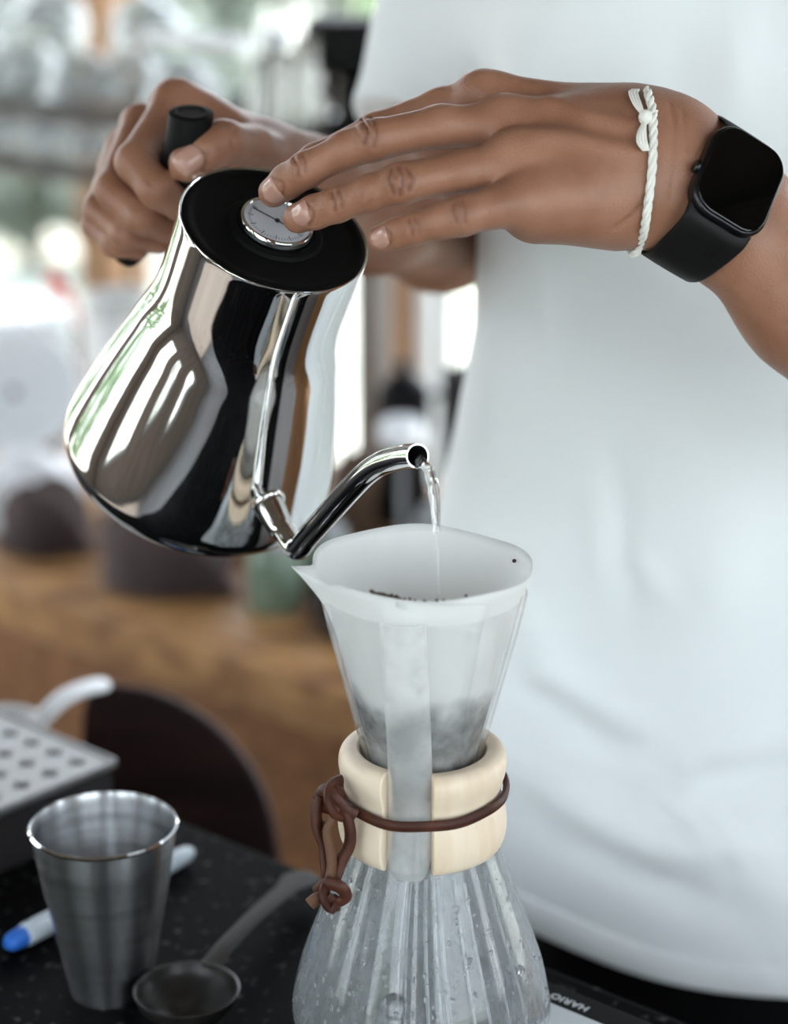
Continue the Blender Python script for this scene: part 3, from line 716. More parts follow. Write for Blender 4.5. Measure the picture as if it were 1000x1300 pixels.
# ---- hand on the lid (the person's left hand)
nW = nz(-FW*.92+UP*.30+RT*.10)
lf = [
    [(622, 125, 1.012, 28), (560, 138, 1.018, 25.5), (478, 168, 1.022, 24), (400, 204, 1.022, 20.5), (353, 238, 1.022, 18)],
    [(640, 160, .985, 28), (560, 160, .978, 26), (474, 178, .974, 25.5), (440, 190, .978, 23), (388, 216, .985, 22), (365, 230, .992, 21), (347, 244, 1.000, 19.5)],
    [(655, 205, .968, 28), (590, 217, .962, 26), (508, 233, .957, 25.5), (470, 245, .962, 22.5), (427, 260, .970, 21.5), (400, 269, .976, 20.5), (378, 277, .984, 19.5)],
    [(668, 255, .960, 29), (625, 264, .952, 25), (586, 274, .948, 24.5), (560, 281, .950, 21), (525, 290, .955, 20), (505, 296, .959, 18.5), (483, 303, .965, 17.5)],
]
lp2 = [
    ((612, 120, 1.008, 30), (812, 172, 1.018, 48), .012, None, 1.),
    ((640, 150, .985, 31), (815, 185, .995, 50), .012, None, 1.),
    ((655, 195, .968, 32), (810, 205, .985, 52), .012, None, 1.),
    ((668, 252, .960, 32), (800, 235, .985, 52), .012, None, 1.),
    ((680, 265, .972, 44), (775, 258, .988, 54), .014, None, 1.),
    ((640, 150, 1.03, 40), (800, 180, 1.03, 55), .014, None, 1.),
]
lr = [
    ((795, 205, .996, 92), (845, 212, .996, 80), .02, nW, .72),
    ((845, 212, .996, 80), (915, 268, 1.002, 76), .02, nW, .76),
    ((915, 268, 1.002, 76), (1040, 375, 1.02, 97), .02, nW, .82),
    ((1040, 375, 1.02, 97), (1180, 500, 1.07, 118), .02, None, 1.),
    ((1180, 500, 1.07, 118), (1310, 600, 1.16, 112), .03, None, 1.),
    # thumb, tucked behind the palm
    ((800, 190, 1.035, 50), (700, 205, 1.065, 38), .012, None, 1.),
    ((700, 205, 1.065, 34), (632, 226, 1.075, 28), .008, None, 1.),
    ((632, 226, 1.075, 26), (585, 244, 1.075, 21), .006, None, 1.),
]
pts_all = [J(*q) for q in lf[0]+lf[2]+lf[3]]+[J(*x[0]) for x in lr+lp2]+[J(*x[1]) for x in lr[:4]+lp2]
lo = np.min([p-r-.012 for p, r in pts_all], 0); hi = np.max([p+r+.012 for p, r in pts_all], 0)
hi[0] = .262
SL = arm(.0011, lf, lp2, lr, lo, hi)
VL, FL = SL.mesh(); VL = smooth_mesh(VL, FL, 2)
# ---- hand on the handle (the person's right hand)
rf = [
    [(222, 135, 1.128, 27), (172, 206, 1.088, 25), (200, 240, 1.077, 24), (228, 262, 1.090, 20)],
    [(178, 160, 1.150, 25), (143, 240, 1.108, 22), (182, 277, 1.092, 21), (214, 293, 1.104, 17)],
    [(158, 190, 1.165, 24), (125, 266, 1.125, 19), (160, 297, 1.107, 18.5), (202, 308, 1.118, 15)],
    [(150, 215, 1.178, 23), (121, 287, 1.142, 16.5), (146, 310, 1.126, 16), (176, 318, 1.132, 13)],
    [(345, 205, 1.135, 34), (318, 190, 1.105, 30), (284, 181, 1.080, 28), (262, 191, 1.075, 26), (237, 208, 1.071, 23.5)],
]
rp2 = [
    ((226, 132, 1.130, 27), (345, 205, 1.150, 42), .012, None, 1.),
    ((184, 160, 1.155, 26), (345, 220, 1.165, 42), .012, None, 1.),
    ((163, 190, 1.170, 25), (340, 232, 1.175, 40), .012, None, 1.),
    ((153, 215, 1.182, 24), (335, 245, 1.180, 40), .012, None, 1.),
    ((226, 136, 1.130, 26), (290, 170, 1.125, 30), .012, None, 1.),
]
rr_ = [
    ((335, 222, 1.160, 56), (395, 240, 1.190, 58), .02, None, 1.),
    ((395, 240, 1.190, 58), (470, 262, 1.29, 78), .02, None, 1.),
    ((470, 262, 1.29, 78), (560, 285, 1.40, 80), .02, None, 1.),
    ((560, 285, 1.40, 78), (588, 150, 1.42, 84), .02, None, 1.),
    ((588, 150, 1.42, 84), (640, -170, 1.45, 95), .02, None, 1.),
]
pts_all = [J(*q) for f in rf for q in f]+[J(*x[0]) for x in rr_]+[J(*x[1]) for x in rr_[:4]]
lo = np.min([p-r-.012 for p, r in pts_all], 0); hi = np.max([p+r+.012 for p, r in pts_all], 0)
SR = arm(.0014, rf, rp2, rr_, lo, hi, kf=.0016)
VR, FR = SR.mesh(); VR = smooth_mesh(VR, FR, 2)
# ---- torso, neck and head: coarse, under the shirt or above the frame
TC = np.array([.265, .40])
ST = SDF((-.06, .2, -.75), (.62, .62, 1.0), .009)
ST.cone((TC[0], TC[1], -.12), (TC[0], TC[1], .40), .165, .17, .03, (0, 1, 0), .55)
ST.cone((.13, TC[1]+.01, .55), (.40, TC[1]+.01, .55), .06, .06, .06)
ST.cone((TC[0], TC[1]+.01, .50), (TC[0], TC[1], .72), .07, .052, .05)
ST.cone((TC[0], TC[1], .80), (TC[0], TC[1]-.01, .86), .078, .082, .03)
ST.cone((TC[0], TC[1]-.06, .76), (TC[0], TC[1]-.05, .80), .035, .05, .04)
ST.cone((TC[0], TC[1]-.105, .815), (TC[0], TC[1]-.09, .85), .012, .008, .01)
for s_ in (-1, 1): ST.cone((TC[0]+.083*s_, TC[1]+.01, .82), (TC[0]+.085*s_, TC[1]+.01, .85), .014, .018, .01)
eL = at(1310, 600, 1.16)
ST.cone((.42, TC[1]+.01, .54), (.50, .36, .27), .055, .045, .03); ST.cone((.50, .36, .27), eL, .045, .042, .02)
ST.cone(eL, at(1180, 500, 1.07), .042, .045, .02); ST.cone((.12, TC[1]+.01, .54), at(640, -170, 1.45), .055, .05, .03)
VT, FT = ST.mesh(); VT = smooth_mesh(VT, FT, 2)
def pigment_shade_creases(V, F, marks):
    """marks: polylines in picture coordinates cast on the surface: (points, width, depth, pigment)"""
    bv = BVHTree.FromPolygons([tuple(v) for v in V], [tuple(int(i) for i in f) for f in F])
    col = np.zeros(len(V)); off = np.zeros(len(V)); cam_ = Vector(CAM)
    # normals
    a = V[F[:, 2]]-V[F[:, 0]]; b = V[F[:, 3]]-V[F[:, 1]]; fnr = np.cross(a, b); N = np.zeros_like(V)
    for k in range(4):
        for i in range(3): N[:, i] += np.bincount(F[:, k], fnr[:, i], len(V))
    N /= np.linalg.norm(N, axis=1)[:, None]+1e-12
    for pts, wd, dep, pg in marks:
        Q = []
        pp = catmull([(x, y, 0) for x, y in pts], 5) if len(pts) > 1 else [np.array([*pts[0], 0.])]
        for q in pp:
            hit = bv.ray_cast(cam_, Vector(ray(q[0], q[1])).normalized())
            if hit[0] is not None: Q.append(np.array(hit[0]))
        if not Q: continue
        Q = np.array(Q); sel = np.where(np.all((V > Q.min(0)-wd*3) & (V < Q.max(0)+wd*3), axis=1))[0]
        if len(sel) == 0: continue
        d = np.full(len(sel), 1e9)
        if len(Q) == 1: d = np.linalg.norm(V[sel]-Q[0], axis=1)
        for q0, q1 in zip(Q[:-1], Q[1:]):
            ab = q1-q0; t = np.clip(((V[sel]-q0)@ab)/max(ab@ab, 1e-12), 0, 1); d = np.minimum(d, np.linalg.norm(V[sel]-(q0+t[:, None]*ab), axis=1))
        g = np.exp(-(d/wd)**2); off[sel] -= g*dep; col[sel] = np.maximum(col[sel], g*pg)  # darkens knuckle pigment and paints shade into creases and nail outlines
    return V+N*off[:, None], np.clip(col, 0, 1), bv
marksL = [
    ([(458, 150), (466, 165), (462, 182)], .0011, .0011, .8), ([(470, 148), (478, 166), (474, 186)], .0011, .0011, .75), ([(450, 160), (456, 172)], .0009, .0004, .4),
    ([(468, 166)], .008, -.0009, .33), ([(508, 229)], .0075, -.0009, .40), ([(500, 222), (510, 231), (519, 240)], .0009, .0005, .4), ([(501, 238), (510, 230), (518, 221)], .0009, .0004, .35), ([(460, 158), (470, 170), (474, 180)], .0009, .0005, .4), ([(586, 266)], .007, -.0007, .36), ([(380, 206)], .006, -.0003, .22), ([(427, 252)], .006, -.0003, .25), ([(525, 285)], .0055, -.0003, .22),
    ([(497, 214), (494, 228), (499, 246)], .0011, .0011, .75), ([(506, 212), (511, 228), (508, 248)], .0011, .0011, .75), ([(516, 213), (524, 228), (520, 242)], .0011, .0011, .75),
    ([(577, 258), (575, 268), (580, 282)], .0010, .0009, .65), ([(588, 256), (590, 268), (590, 282)], .0010, .0009, .65),
    ([(372, 200), (377, 210), (378, 224)], .0010, .0009, .65), ([(384, 196), (388, 208), (388, 218)], .0009, .0008, .55),
    ([(421, 244), (424, 254), (425, 268)], .0010, .0009, .65), ([(430, 242), (434, 254), (433, 264)], .0009, .0008, .55),
    ([(519, 279), (522, 288), (524, 300)], .0009, .0008, .55), ([(527, 277), (531, 286), (531, 296)], .0009, .0008, .55),
    ([(345, 225), (358, 232), (359, 244), (354, 255)], .0010, .0008, .55), ([(387, 257), (396, 266), (397, 276), (392, 287)], .0010, .0008, .55), ([(487, 289), (495, 297), (495, 306), (490, 314)], .0009, .0007, .5),
    ([(635, 255)], .009, -.001, .22), ([(610, 155)], .010, -.0015, .12), ([(600, 100)], .009, -.001, .10),
    ([(700, 128), (760, 148), (800, 160)], .005, -.0014, 0), ([(690, 170), (760, 182), (800, 190)], .005, -.0012, 0), ([(700, 150), (760, 163), (800, 173)], .005, .0012, .05),
    ([(780, 290), (800, 275), (812, 262)], .0015, .001, .25), ([(565, 262), (545, 270), (520, 276)], .001, .0, .15),
    ([(850, 130), (858, 180), (850, 250)], .0012, .0004, .12), ([(866, 140), (874, 190)], .0012, .0004, .1),
]
VL2, cL, bvL = pigment_shade_creases(VL, FL, marksL)
marksR = [([(238, 182), (254, 190), (262, 203), (258, 217)], .0012, .0009, .5), ([(300, 165), (294, 175), (296, 190)], .0012, .0006, .35), ([(285, 168)], .008, -.0008, .22), ([(168, 208)], .010, -.001, .32), ([(139, 242)], .009, -.0008, .26), ([(122, 268)], .008, -.0006, .22), ([(212, 118)], .011, -.001, .1),
          ([(192, 196), (200, 206)], .0012, .0008, .5), ([(186, 228), (196, 240)], .001, .0005, .2)]
VR2, cR, bvR = pigment_shade_creases(VR, FR, marksR)
V = np.concatenate([VL2, VR2, VT]); F = np.concatenate([FL, FR+len(VL2), FT+len(VL2)+len(VR2)]); C_ = np.concatenate([cL, cR, np.zeros(len(VT))])
pr = thing('person', (TC[0], TC[1], FZ), 'person in a white t-shirt pouring from the kettle with both hands', 'person')
off = np.array(pr.location)
bme = to_mesh('body', V-off, F); att = bme.attributes.new('pigment_shade', 'FLOAT', 'POINT'); att.data.foreach_set('value', C_.astype(np.float32))
body = link('body', bme, M_skin, pr)
# ---- fingernails: patches laid on the skin
def nail(bv, cx, cy, ax_px, L, W, name='fingernail'):
    """centre pixel, direction in the picture from root to tip, half length and half width in metres"""
    h = bv.ray_cast(Vector(CAM), Vector(ray(cx, cy)).normalized())
    if h[0] is None: return
    c = np.array(h[0]); n = np.array(h[1]);  n = n if n@view > 0 else -n
    n = nz(n)
    tdir = RT*ax_px[0]-UP*ax_px[1]; tdir = nz(tdir-n*(tdir@n)); sdir = np.cross(n, tdir)
    m = MB(); top = []; NU, NV = 10, 8; vs = []
    for i in range(NU+1):
        u = -1+2*i/NU
        for j in range(NV+1):
            v = -1+2*j/NV
            q = c+tdir*L*u+sdir*W*v*(1-.10*u*u*(1 if u < 0 else .6))+tdir*(-.25*L*(v*v) if u < 0 else -.12*L*v*v)*0
            if u < 0: q = q+tdir*L*.28*(v*v)*(-u)
            else: q = q-tdir*L*.30*(v*v)*u
            hh = bv.ray_cast(Vector(q+n*.012), Vector(-n))
            p = np.array(hh[0]) if hh[0] is not None and (hh[0]-Vector(q)).length < .012 else q
            edge = max(abs(u), abs(v)); lift = .0006 if edge < .99 else -.0002
            vs.append(p+n*lift)
    fs = [(i*(NV+1)+j, i*(NV+1)+j+1, (i+1)*(NV+1)+j+1, (i+1)*(NV+1)+j) for i in range(NU) for j in range(NV)]
    m.add(vs, fs); return m.build(name, M_nail, pr)
nail(bvL, 343, 244, (-.84, .54), .0062, .0062)
nail(bvL, 379, 272, (-.93, .37), .0062, .0056)
nail(bvL, 481, 302, (-.93, .37), .0056, .0050)
nail(bvR, 239, 202, (-.80, .60), .0080, .0068, 'thumbnail')

# ---- shirt
SS = SDF((-.16, .16, -.20), (.60, .66, .78), .0048)
HEMZ = -.131
g = SS.grid(SS.lo, SS.lo+(SS.n-1)*SS.h); sl, X, Y, Z = g
# torso as an ellipse whose width changes with height
zz = np.array([-.2, -.13, .0, .14, .20, .27, .34, .45, .56, .64]); lft = np.array([.010, .010, .012, .014, .026, .038, .040, .05, .075, .16]); rgt = np.array([.51, .505, .50, .49, .48, .48, .48, .47, .45, .37])
dep = np.array([.150, .148, .142, .134, .128, .124, .122, .120, .108, .06])
Lx = np.interp(Z, zz, lft); Rx = np.interp(Z, zz, rgt); Dp = np.interp(Z, zz, dep)
cx = (Lx+Rx)/2; hw = (Rx-Lx)/2
pw = 2.4
rr = (np.abs((X-cx)/hw)**pw+np.abs((Y-TC[1])/Dp)**pw)**(1/pw)
d = (rr-1)*np.minimum(hw, Dp)*.95
def fold(x0, z0, x1, z1, wd, amp):
    ax_ = x1-x0; az = z1-z0; L2 = ax_*ax_+az*az; t = np.clip(((X-x0)*ax_+(Z-z0)*az)/L2, 0, 1)
    dx = X-(x0+t*ax_); dz = Z-(z0+t*az); L = math.sqrt(L2); sd_ = ((X-x0)*az-(Z-z0)*ax_)/L
    return amp*np.exp(-(sd_/wd)**2)*np.exp(-(np.maximum(np.hypot(dx, dz)-np.abs(sd_), 0)/.03)**2)*np.sin(PI*np.clip(t, .06, .94))
def wxz(x, y):
    q = onY(x, y, TC[1]-.13); return q[0], q[2]
fr = np.zeros_like(d)
for (x0, y0, x1, y1, wd_, am) in ((640, 850, 850, 945, .012, .0042), (655, 880, 830, 975, .012, -.0034), (840, 975, 1010, 905, .013, .0042), (860, 1010, 1010, 955, .010, -.005),
                                (755, 540, 768, 780, .010, .0045), (775, 560, 800, 760, .009, -.004), (795, 690, 850, 770, .008, .004), (690, 330, 720, 520, .012, .004), (720, 350, 745, 480, .010, -.003),
                                (650, 1000, 900, 1110, .014, .005), (700, 1060, 980, 1160, .014, -.005), (630, 420, 610, 640, .010, .004), (930, 560, 900, 820, .018, .004), (870, 420, 940, 700, .02, -.004),
                                (820, 1080, 1000, 1060, .01, .004), (640, 760, 700, 860, .012, .004), (690, 20, 640, 300, .014, .003), (860, 20, 880, 150, .016, -.003), (950, 0, 930, 160, .012, .004)):
    a0, b0 = wxz(x0, y0); a1, b1 = wxz(x1, y1); fr += fold(a0, b0, a1, b1, wd_, am)
fr += .0025*np.sin(X*21+Z*9+np.sin(Z*13)*1.2)*np.sin(Z*7+1)
front = np.clip((TC[1]-Y)/.06, 0, 1)
d = d-fr*front
SS.F = d.astype(np.float32)
sho = at(640, -230, 1.45)
# sleeves
SS.cone(at(600, 30, 1.43), at(528, 172, 1.41), .056, .050, .035)
SS.cone((.14, TC[1], .53), at(600, 30, 1.43), .066, .056, .05)
SS.cone((.40, TC[1], .53), (.47, .375, .36), .07, .06, .05)
# cut sleeve ends and hem
def cutp(p0, n, lim_lo, lim_hi):
    n = nz(n); dd = (X-p0[0])*n[0]+(Y-p0[1])*n[1]+(Z-p0[2])*n[2]
    m = (X > lim_lo[0]) & (X < lim_hi[0]) & (Z > lim_lo[2]) & (Z < lim_hi[2])
    SS.F = np.where(m, np.maximum(SS.F, dd), SS.F).astype(np.float32)
a_ = at(528, 172, 1.41); b_ = at(600, 30, 1.43)
cutp(a_, a_-b_, (-1, 0, .3), (.030, 0, 1))
cutp(np.array([.47, .375, .36]), np.array([.07, -.025, -.17]), (.49, 0, .2), (1, 0, .7))
hem = HEMZ+.028*np.exp(-((X-.04)/.09)**2)+.003*np.sin(X*17)
SS.F = np.maximum(SS.F, (hem-Z)).astype(np.float32)
SS.F = np.maximum(SS.F, -(np.sqrt((X-TC[0])**2+(Y-TC[1]+.01)**2)+(.62-Z)*.25-.07)).astype(np.float32)  # neckline
VS, FS = SS.mesh(); VS = smooth_mesh(VS, FS, 1, .4)
link('t_shirt', to_mesh('t_shirt', VS-off, FS), M_shirt, pr)
# hem band: slightly proud stitched strip along the lower edge
hb_ = []
for k in range(90):
    a = PI+PI*k/89; hwd = (.505-.010)/2; cxh = .2575
    c_, s_2 = math.cos(a), math.sin(a); q = (abs(c_)**pw+abs(s_2)**pw)**(-1/pw)
    x = cxh+hwd*q*c_; y = TC[1]+.146*q*s_2; z = HEMZ+.028*math.exp(-((x-.04)/.09)**2)+.003*math.sin(x*17)
    hb_.append((x, y, z))
hm = MB()
vs = []
for (x, y, z) in hb_:
    n = nz([x-.2575, (y-TC[1])*2.6, 0])
    for dz_, o2 in ((-.002, -.0005), (-.0025, .0018), (.0, .0030), (.018, .0026), (.0205, .0012), (.0215, -.0025)): vs.append(np.array([x, y, z+dz_])+n*o2)
fs = [(i*6+k, i*6+k+1, (i+1)*6+k+1, (i+1)*6+k) for i in range(89) for k in range(5)]
hm.add(vs, fs).build('shirt_hem', M_shirt, pr)
# ---- trousers
tr = MB()
tz = [(.10, 0), (.185, -.02), (.19, -.10), (.20, -.30)]
def ring_(cx_, cy_, a, b, z, n=40): return [(cx_+a*math.cos(2*PI*k/n), cy_+b*math.sin(2*PI*k/n), z) for k in range(n)]
rows = [ring_(TC[0], TC[1], .175, .112, -.06), ring_(TC[0], TC[1], .18, .116, -.15), ring_(TC[0], TC[1], .19, .12, -.25), ring_(TC[0], TC[1], .18, .115, -.33)]
vs = [p for r in rows for p in r]; fs = [(j*40+k, j*40+(k+1) % 40, (j+1)*40+(k+1) % 40, (j+1)*40+k) for j in range(3) for k in range(40)]
tr.add(vs, fs)
for s_ in (-1, 1):
    tr.tube([(TC[0]+s_*.09, TC[1], -.27), (TC[0]+s_*.10, TC[1], -.5), (TC[0]+s_*.11, TC[1]+.01, -.75), (TC[0]+s_*.115, TC[1]+.02, FZ+.03)], [.095, .08, .065, .062], 24)
tr.build('trousers', M_trouser, pr)
for s_ in (-1, 1): MB().ball((TC[0]+s_*.115, TC[1]-.04, FZ+.035), .05, 20, (.95, 2.5, .7), X=(1, 0, 0)).build('shoe', M_black, pr)

# ================================================================== WATCH
ac = at(905, 261, 1.001); adir = nz(at(1040, 375, 1.02)-at(845, 212, .996))
fn = nz(nW-adir*(nW@adir)); fs_ = np.cross(adir, fn)        # face normal and across direction
wt = thing('smartwatch', ac, 'black square smartwatch with rubber strap on the wrist above the lid hand', 'watch')
WA, WB = .0292, .0240
wc = at(936, 231, .969)
# frame of the case
lv = nz(RT*(-.47)+(-UP)*.88); lv = nz(lv-fn*(lv@fn)); lu = np.cross(fn, lv)
lu = lu if lu@RT > 0 else -lu
if np.cross(lu, lv)@fn < 0: lvp = -lv
else: lvp = lv
CW, CHt = .0415, .0485
def slab(wd, ht, r, z0, z1, n=8): return MB().prism(rrect(wd, ht, r, n), z1-z0, wc+fn*z0, lu, lvp)
slab(CW, CHt, .0125, -.0062, .0028).build('case', M_case, wt, bevel=.0026, bseg=4)
slab(CW-.0028, CHt-.0028, .0115, .0022, .0042).build('screen', M_screen, wt, bevel=.0014, bseg=4)
slab(.026, .026, .0125, -.0095, -.0058).build('sensor_back', M_black, wt, bevel=.001)
cr_c = wc-lu*(CW/2+.0008)+lv*(.004)-fn*.001
MB().lathe([(0, -.001), (.0030, -.001), (.0034, 0), (.0034, .0010), (.0029, .0016), (0, .0017)], cr_c, -lu, lv, 24).build('crown', M_case, wt)
# strap: both halves leave the case ends and close behind the wrist
sideax = np.cross(lv, fn); sideax = nz(sideax); c0 = ac+sideax*((wc-ac)@sideax)
def skin_pt(phi, off_):
    d_ = lv*math.cos(phi)+fn*math.sin(phi); o_2 = c0+d_*.07
    h_ = bvL.ray_cast(Vector(o_2), Vector(-d_)); q_ = np.array(h_[0]) if h_[0] is not None else c0+d_*.03
    return q_+d_*off_
P0 = wc+lv*(CHt/2-.004)-fn*.0025; P1 = wc-lv*(CHt/2-.004)-fn*.0025
path1 = catmull([P0, wc+lv*(CHt/2+.0035)-fn*.0055]+[skin_pt(math.radians(a), .0026) for a in range(18, -91, -18)], 4)
path2 = catmull([P1, wc-lv*(CHt/2+.0025)-fn*.0055]+[skin_pt(math.radians(a), .0014) for a in range(160, 271, 18)], 4)
def ribbon(path, w0, w1, th, name, mat, parent, side):
    n = len(path); vs = []; fs = []
    prof_ = [(-1, -.2), (-.97, .5), (-.9, .9), (-.5, 1.05), (0, 1.1), (.5, 1.05), (.9, .9), (.97, .5), (1, -.2), (.9, -.9), (-.9, -.9)]; k_ = len(prof_)
    for i, p in enumerate(path):
        t = nz(path[min(i+1, n-1)]-path[max(i-1, 0)]); sd_ = nz(side-t*(side@t)); nn_ = np.cross(t, sd_); nn_ = nn_ if nn_@(p-c0) > 0 else -nn_; wv = w0+(w1-w0)*min(1, i/(n*.45))
        for a, b in prof_: vs.append(p+sd_*a*wv/2+nn_*b*th/2)
    for i in range(n-1):
        for k in range(k_): k2 = (k+1) % k_; fs.append((i*k_+k, i*k_+k2, (i+1)*k_+k2, (i+1)*k_+k))
    fs += [tuple(range(k_))[::-1], tuple((n-1)*k_+k for k in range(k_))]
    return MB().add(vs, fs).build(name, mat, parent)
ribbon(path2 if False else path1, .0365, .0290, .0028, 'strap', M_rubber, wt, sideax)
ribbon(path2, .0300, .0280, .0020, 'strap', M_rubber, wt, sideax)

# ================================================================== BRACELET
def on_arm(x, y, lift, fallback=1.0):
    h = bvL.ray_cast(Vector(CAM), Vector(ray(x, y)).normalized())
    if h[0] is None: return at(x, y, fallback)
    return np.array(h[0])-nz(ray(x, y))*lift
br = thing('string_bracelet', on_arm(826, 210, .001), 'cream knotted cotton string bracelet around the left wrist', 'bracelet')
bpts = [on_arm(822, 118, .002, 1.0), on_arm(828, 140, .0020), on_arm(829, 170, .0020), on_arm(828, 210, .0021), on_arm(823, 255, .0021), on_arm(818, 290, .0025), at(812, 310, .985), at(805, 323, .995), at(800, 312, 1.012), at(802, 290, 1.035), at(812, 240, 1.058), at(820, 190, 1.058), at(824, 145, 1.045), at(822, 116, 1.022)]
bc = catmull(bpts, 10, True)
for s_ in range(3):
    q = []
    for i, p in enumerate(bc):
        t = nz(bc[(i+1) % len(bc)]-bc[i-1]); u = nz(np.cross(t, FW)+1e-6); v = np.cross(t, u); a = i*.55+s_*2*PI/3
        q.append(p+(u*math.cos(a)+v*math.sin(a))*.0011)
    MB().tube(q, .0012, 8, True).build('cord_strand', M_cord, br)
MB().ball(on_arm(819, 149, .004), .0034, 12, (1, 1, 1.1)).build('knot', M_cord, br)
for k, (dx, dd) in enumerate(((-4, 0), (-1.5, .0008), (1, .0011), (3.5, .0006))):
    MB().tube(catmull([on_arm(818, 147, .004), on_arm(810+dx, 134, .004+dd), on_arm(804+dx*1.2, 118, .004+dd), on_arm(807+dx, 114, .003)], 6), .0007, 6).build('bow_thread', M_cord, br)
    MB().tube(catmull([on_arm(819, 152, .004), on_arm(815+dx, 166, .0045+dd), on_arm(815+dx*1.4, 180, .0045+dd), on_arm(820+dx*.8, 191, .003)], 6), .0007, 6).build('bow_thread', M_cord, br)
MB().tube(catmull([on_arm(820, 148, .004), on_arm(827, 142, .005), on_arm(834, 141, .003)], 5), .0007, 6).build('loose_end', M_cord, br)

# ================================================================== FRONT COUNTER OBJECTS
# steel cup
cz = -.030; cb = np.array([-.170, .089, cz])
cu = thing('steel_cup', cb, 'brushed steel tumbler cup standing on the granite beside the scoop', 'cup')
cpo = [(0, .0), (.0200, .0), (.0222, .0015), (.0240, .012), (.0282, .035), (.0330, .060), (.0372, .085), (.0386, .0995), (.0392, .1003), (.0396, .0998)]
cpi = [(.0390, .0990), (.0381, .0990), (.0366, .085), (.0324, .060), (.0276, .035), (.0234, .012), (.018, .004), (0, .003)]
MB().lathe(smooth_prof(cpo, 3)+smooth_prof(cpi, 3), cb, seg=96).build('cup_body', M_cup, cu)
MB().lathe([(.0384, .0988), (.0392, .1008), (.0401, .0998), (.0394, .0984)], cb, seg=96, closed_prof=True).build('rolled_rim', M_chrome, cu)
# scoop
sb = onz(237, 1262, -.014); sb[2] = -.030
sc_ = thing('coffee_scoop', sb, 'dark metal measuring scoop lying on the granite, bowl nearest the viewer', 'scoop')
R_ = .0282
bo = [(0, .0008), (.008, .0010), (.016, .0035), (.0225, .0085), (.0265, .0135), (R_, .0185), (R_+.0004, .0192)]; bi = [(R_-.0006, .0195), (R_-.0014, .0185), (.0250, .0140), (.0210, .0095), (.015, .0050), (.007, .0026), (0, .0022)]
MB().lathe(smooth_prof(bo, 3)+smooth_prof(bi, 3), sb, seg=64).build('bowl', M_scoop, sc_)
h0 = sb+np.array([0, 0, .0175]); e_ = onz(392, 1108, -.018); hdv = nz((e_-h0)*np.array([1, 1, 0]))
hv = [h0+hdv*(R_-.002)]+[h0+(e_-h0)*t+np.array([0, 0, .006*math.sin(PI*t)]) for t in (.28, .42, .6, .78, .9, 1.0)]
hc = catmull(hv, 5); n = len(hc); vs = []; fs = []
for i, p in enumerate(hc):
    t = nz(hc[min(i+1, n-1)]-hc[max(i-1, 0)]); sd_ = nz(np.cross(t, [0, 0, 1])); nn_ = np.cross(sd_, t); f = i/(n-1)
    wv = np.interp(f, [0, .1, .35, .7, .85, .95, 1], [.015, .0125, .0115, .0145, .023, .022, .008]); 
    for a, b in ((-1, 0), (-.7, .7), (0, 1), (.7, .7), (1, 0), (.7, -.6), (0, -.4), (-.7, -.6)): vs.append(p+sd_*a*wv/2+nn_*b*.0014)
for i in range(n-1):
    for k in range(8): k2 = (k+1) % 8; fs.append((i*8+k, i*8+k2, (i+1)*8+k2, (i+1)*8+k))
fs += [tuple(range(8))[::-1], tuple((n-1)*8+k for k in range(8))]
MB().add(vs, fs).build('handle', P('charcoal_coating', (.035, .031, .028), .6, spec=.2), sc_)
# pen behind the cup
pa = onz(8, 1199, -.023); pb = onz(243, 1081, -.023); pdv = nz(pb-pa); PL = np.linalg.norm(pb-pa)
pn = thing('marker_pen', (pa+pb)/2*np.array([1, 1, 0])+np.array([0, 0, -.03]), 'blue and clear pen lying on the granite behind the steel cup', 'pen')
MB().lathe([(0, .0), (.0035, .0005), (.0052, .003), (.0058, .008), (.0060, .012), (.0056, .014)], pa, pdv, seg=24).build('blue_end_cap', M_blue, pn)
MB().lathe([(.0056, .013), (.0068, .014), (.0068, .030), (.0060, .031)], pa, pdv, seg=24).build('grip_ring', M_clearp, pn)
MB().lathe([(.0062, .030), (.0062, PL*.62), (.0060, PL*.62)], pa, pdv, seg=24).build('barrel', M_blue, pn)
MB().lathe([(.0060, PL*.61), (.0060, PL-.02), (.0052, PL-.004), (.003, PL), (0, PL)], pa, pdv, seg=24).build('clear_end', M_clearp, pn)
MB().box(pa+pdv*.045+np.array([0, 0, .0068]), (.05, .003, .0014), pdv, np.cross([0, 0, 1], pdv), (0, 0, 1)).build('clip', M_clearp, pn)

# perforated tray
tz_ = .013
cR_ = onz(146, 966, tz_); cBk = onz(0, 905, tz_); cF = onz(0, 1028, tz_)
u1 = nz(cBk-cR_); u2 = nz(cF-cR_)
u2 = nz(u2-u1*(u2@u1)) if False else u2
tr_ = thing('drip_tray', cR_*np.array([1, 1, 0])+np.array([0, 0, -.03]), 'grey metal drip tray box with rows of cross shaped holes', 'tray')
L1_, L2_ = .26, .20
ctr_ = cR_+u1*L1_/2+u2*L2_/2
def para(o, a, la, b, lb, z0, z1):
    m = MB(); q = [o, o+a*la, o+a*la+b*lb, o+b*lb]; vs = [np.array([p[0], p[1], z0]) for p in q]+[np.array([p[0], p[1], z1]) for p in q]
    return m.add(vs, [(3, 2, 1, 0), (4, 5, 6, 7), (0, 1, 5, 4), (1, 2, 6, 5), (2, 3, 7, 6), (3, 0, 4, 7)])
para(cR_+u1*.002+u2*.002, u1, L1_-.004, u2, L2_-.004, -.0298, tz_-.002).build('tray_box', M_dark, tr_, smooth=False)
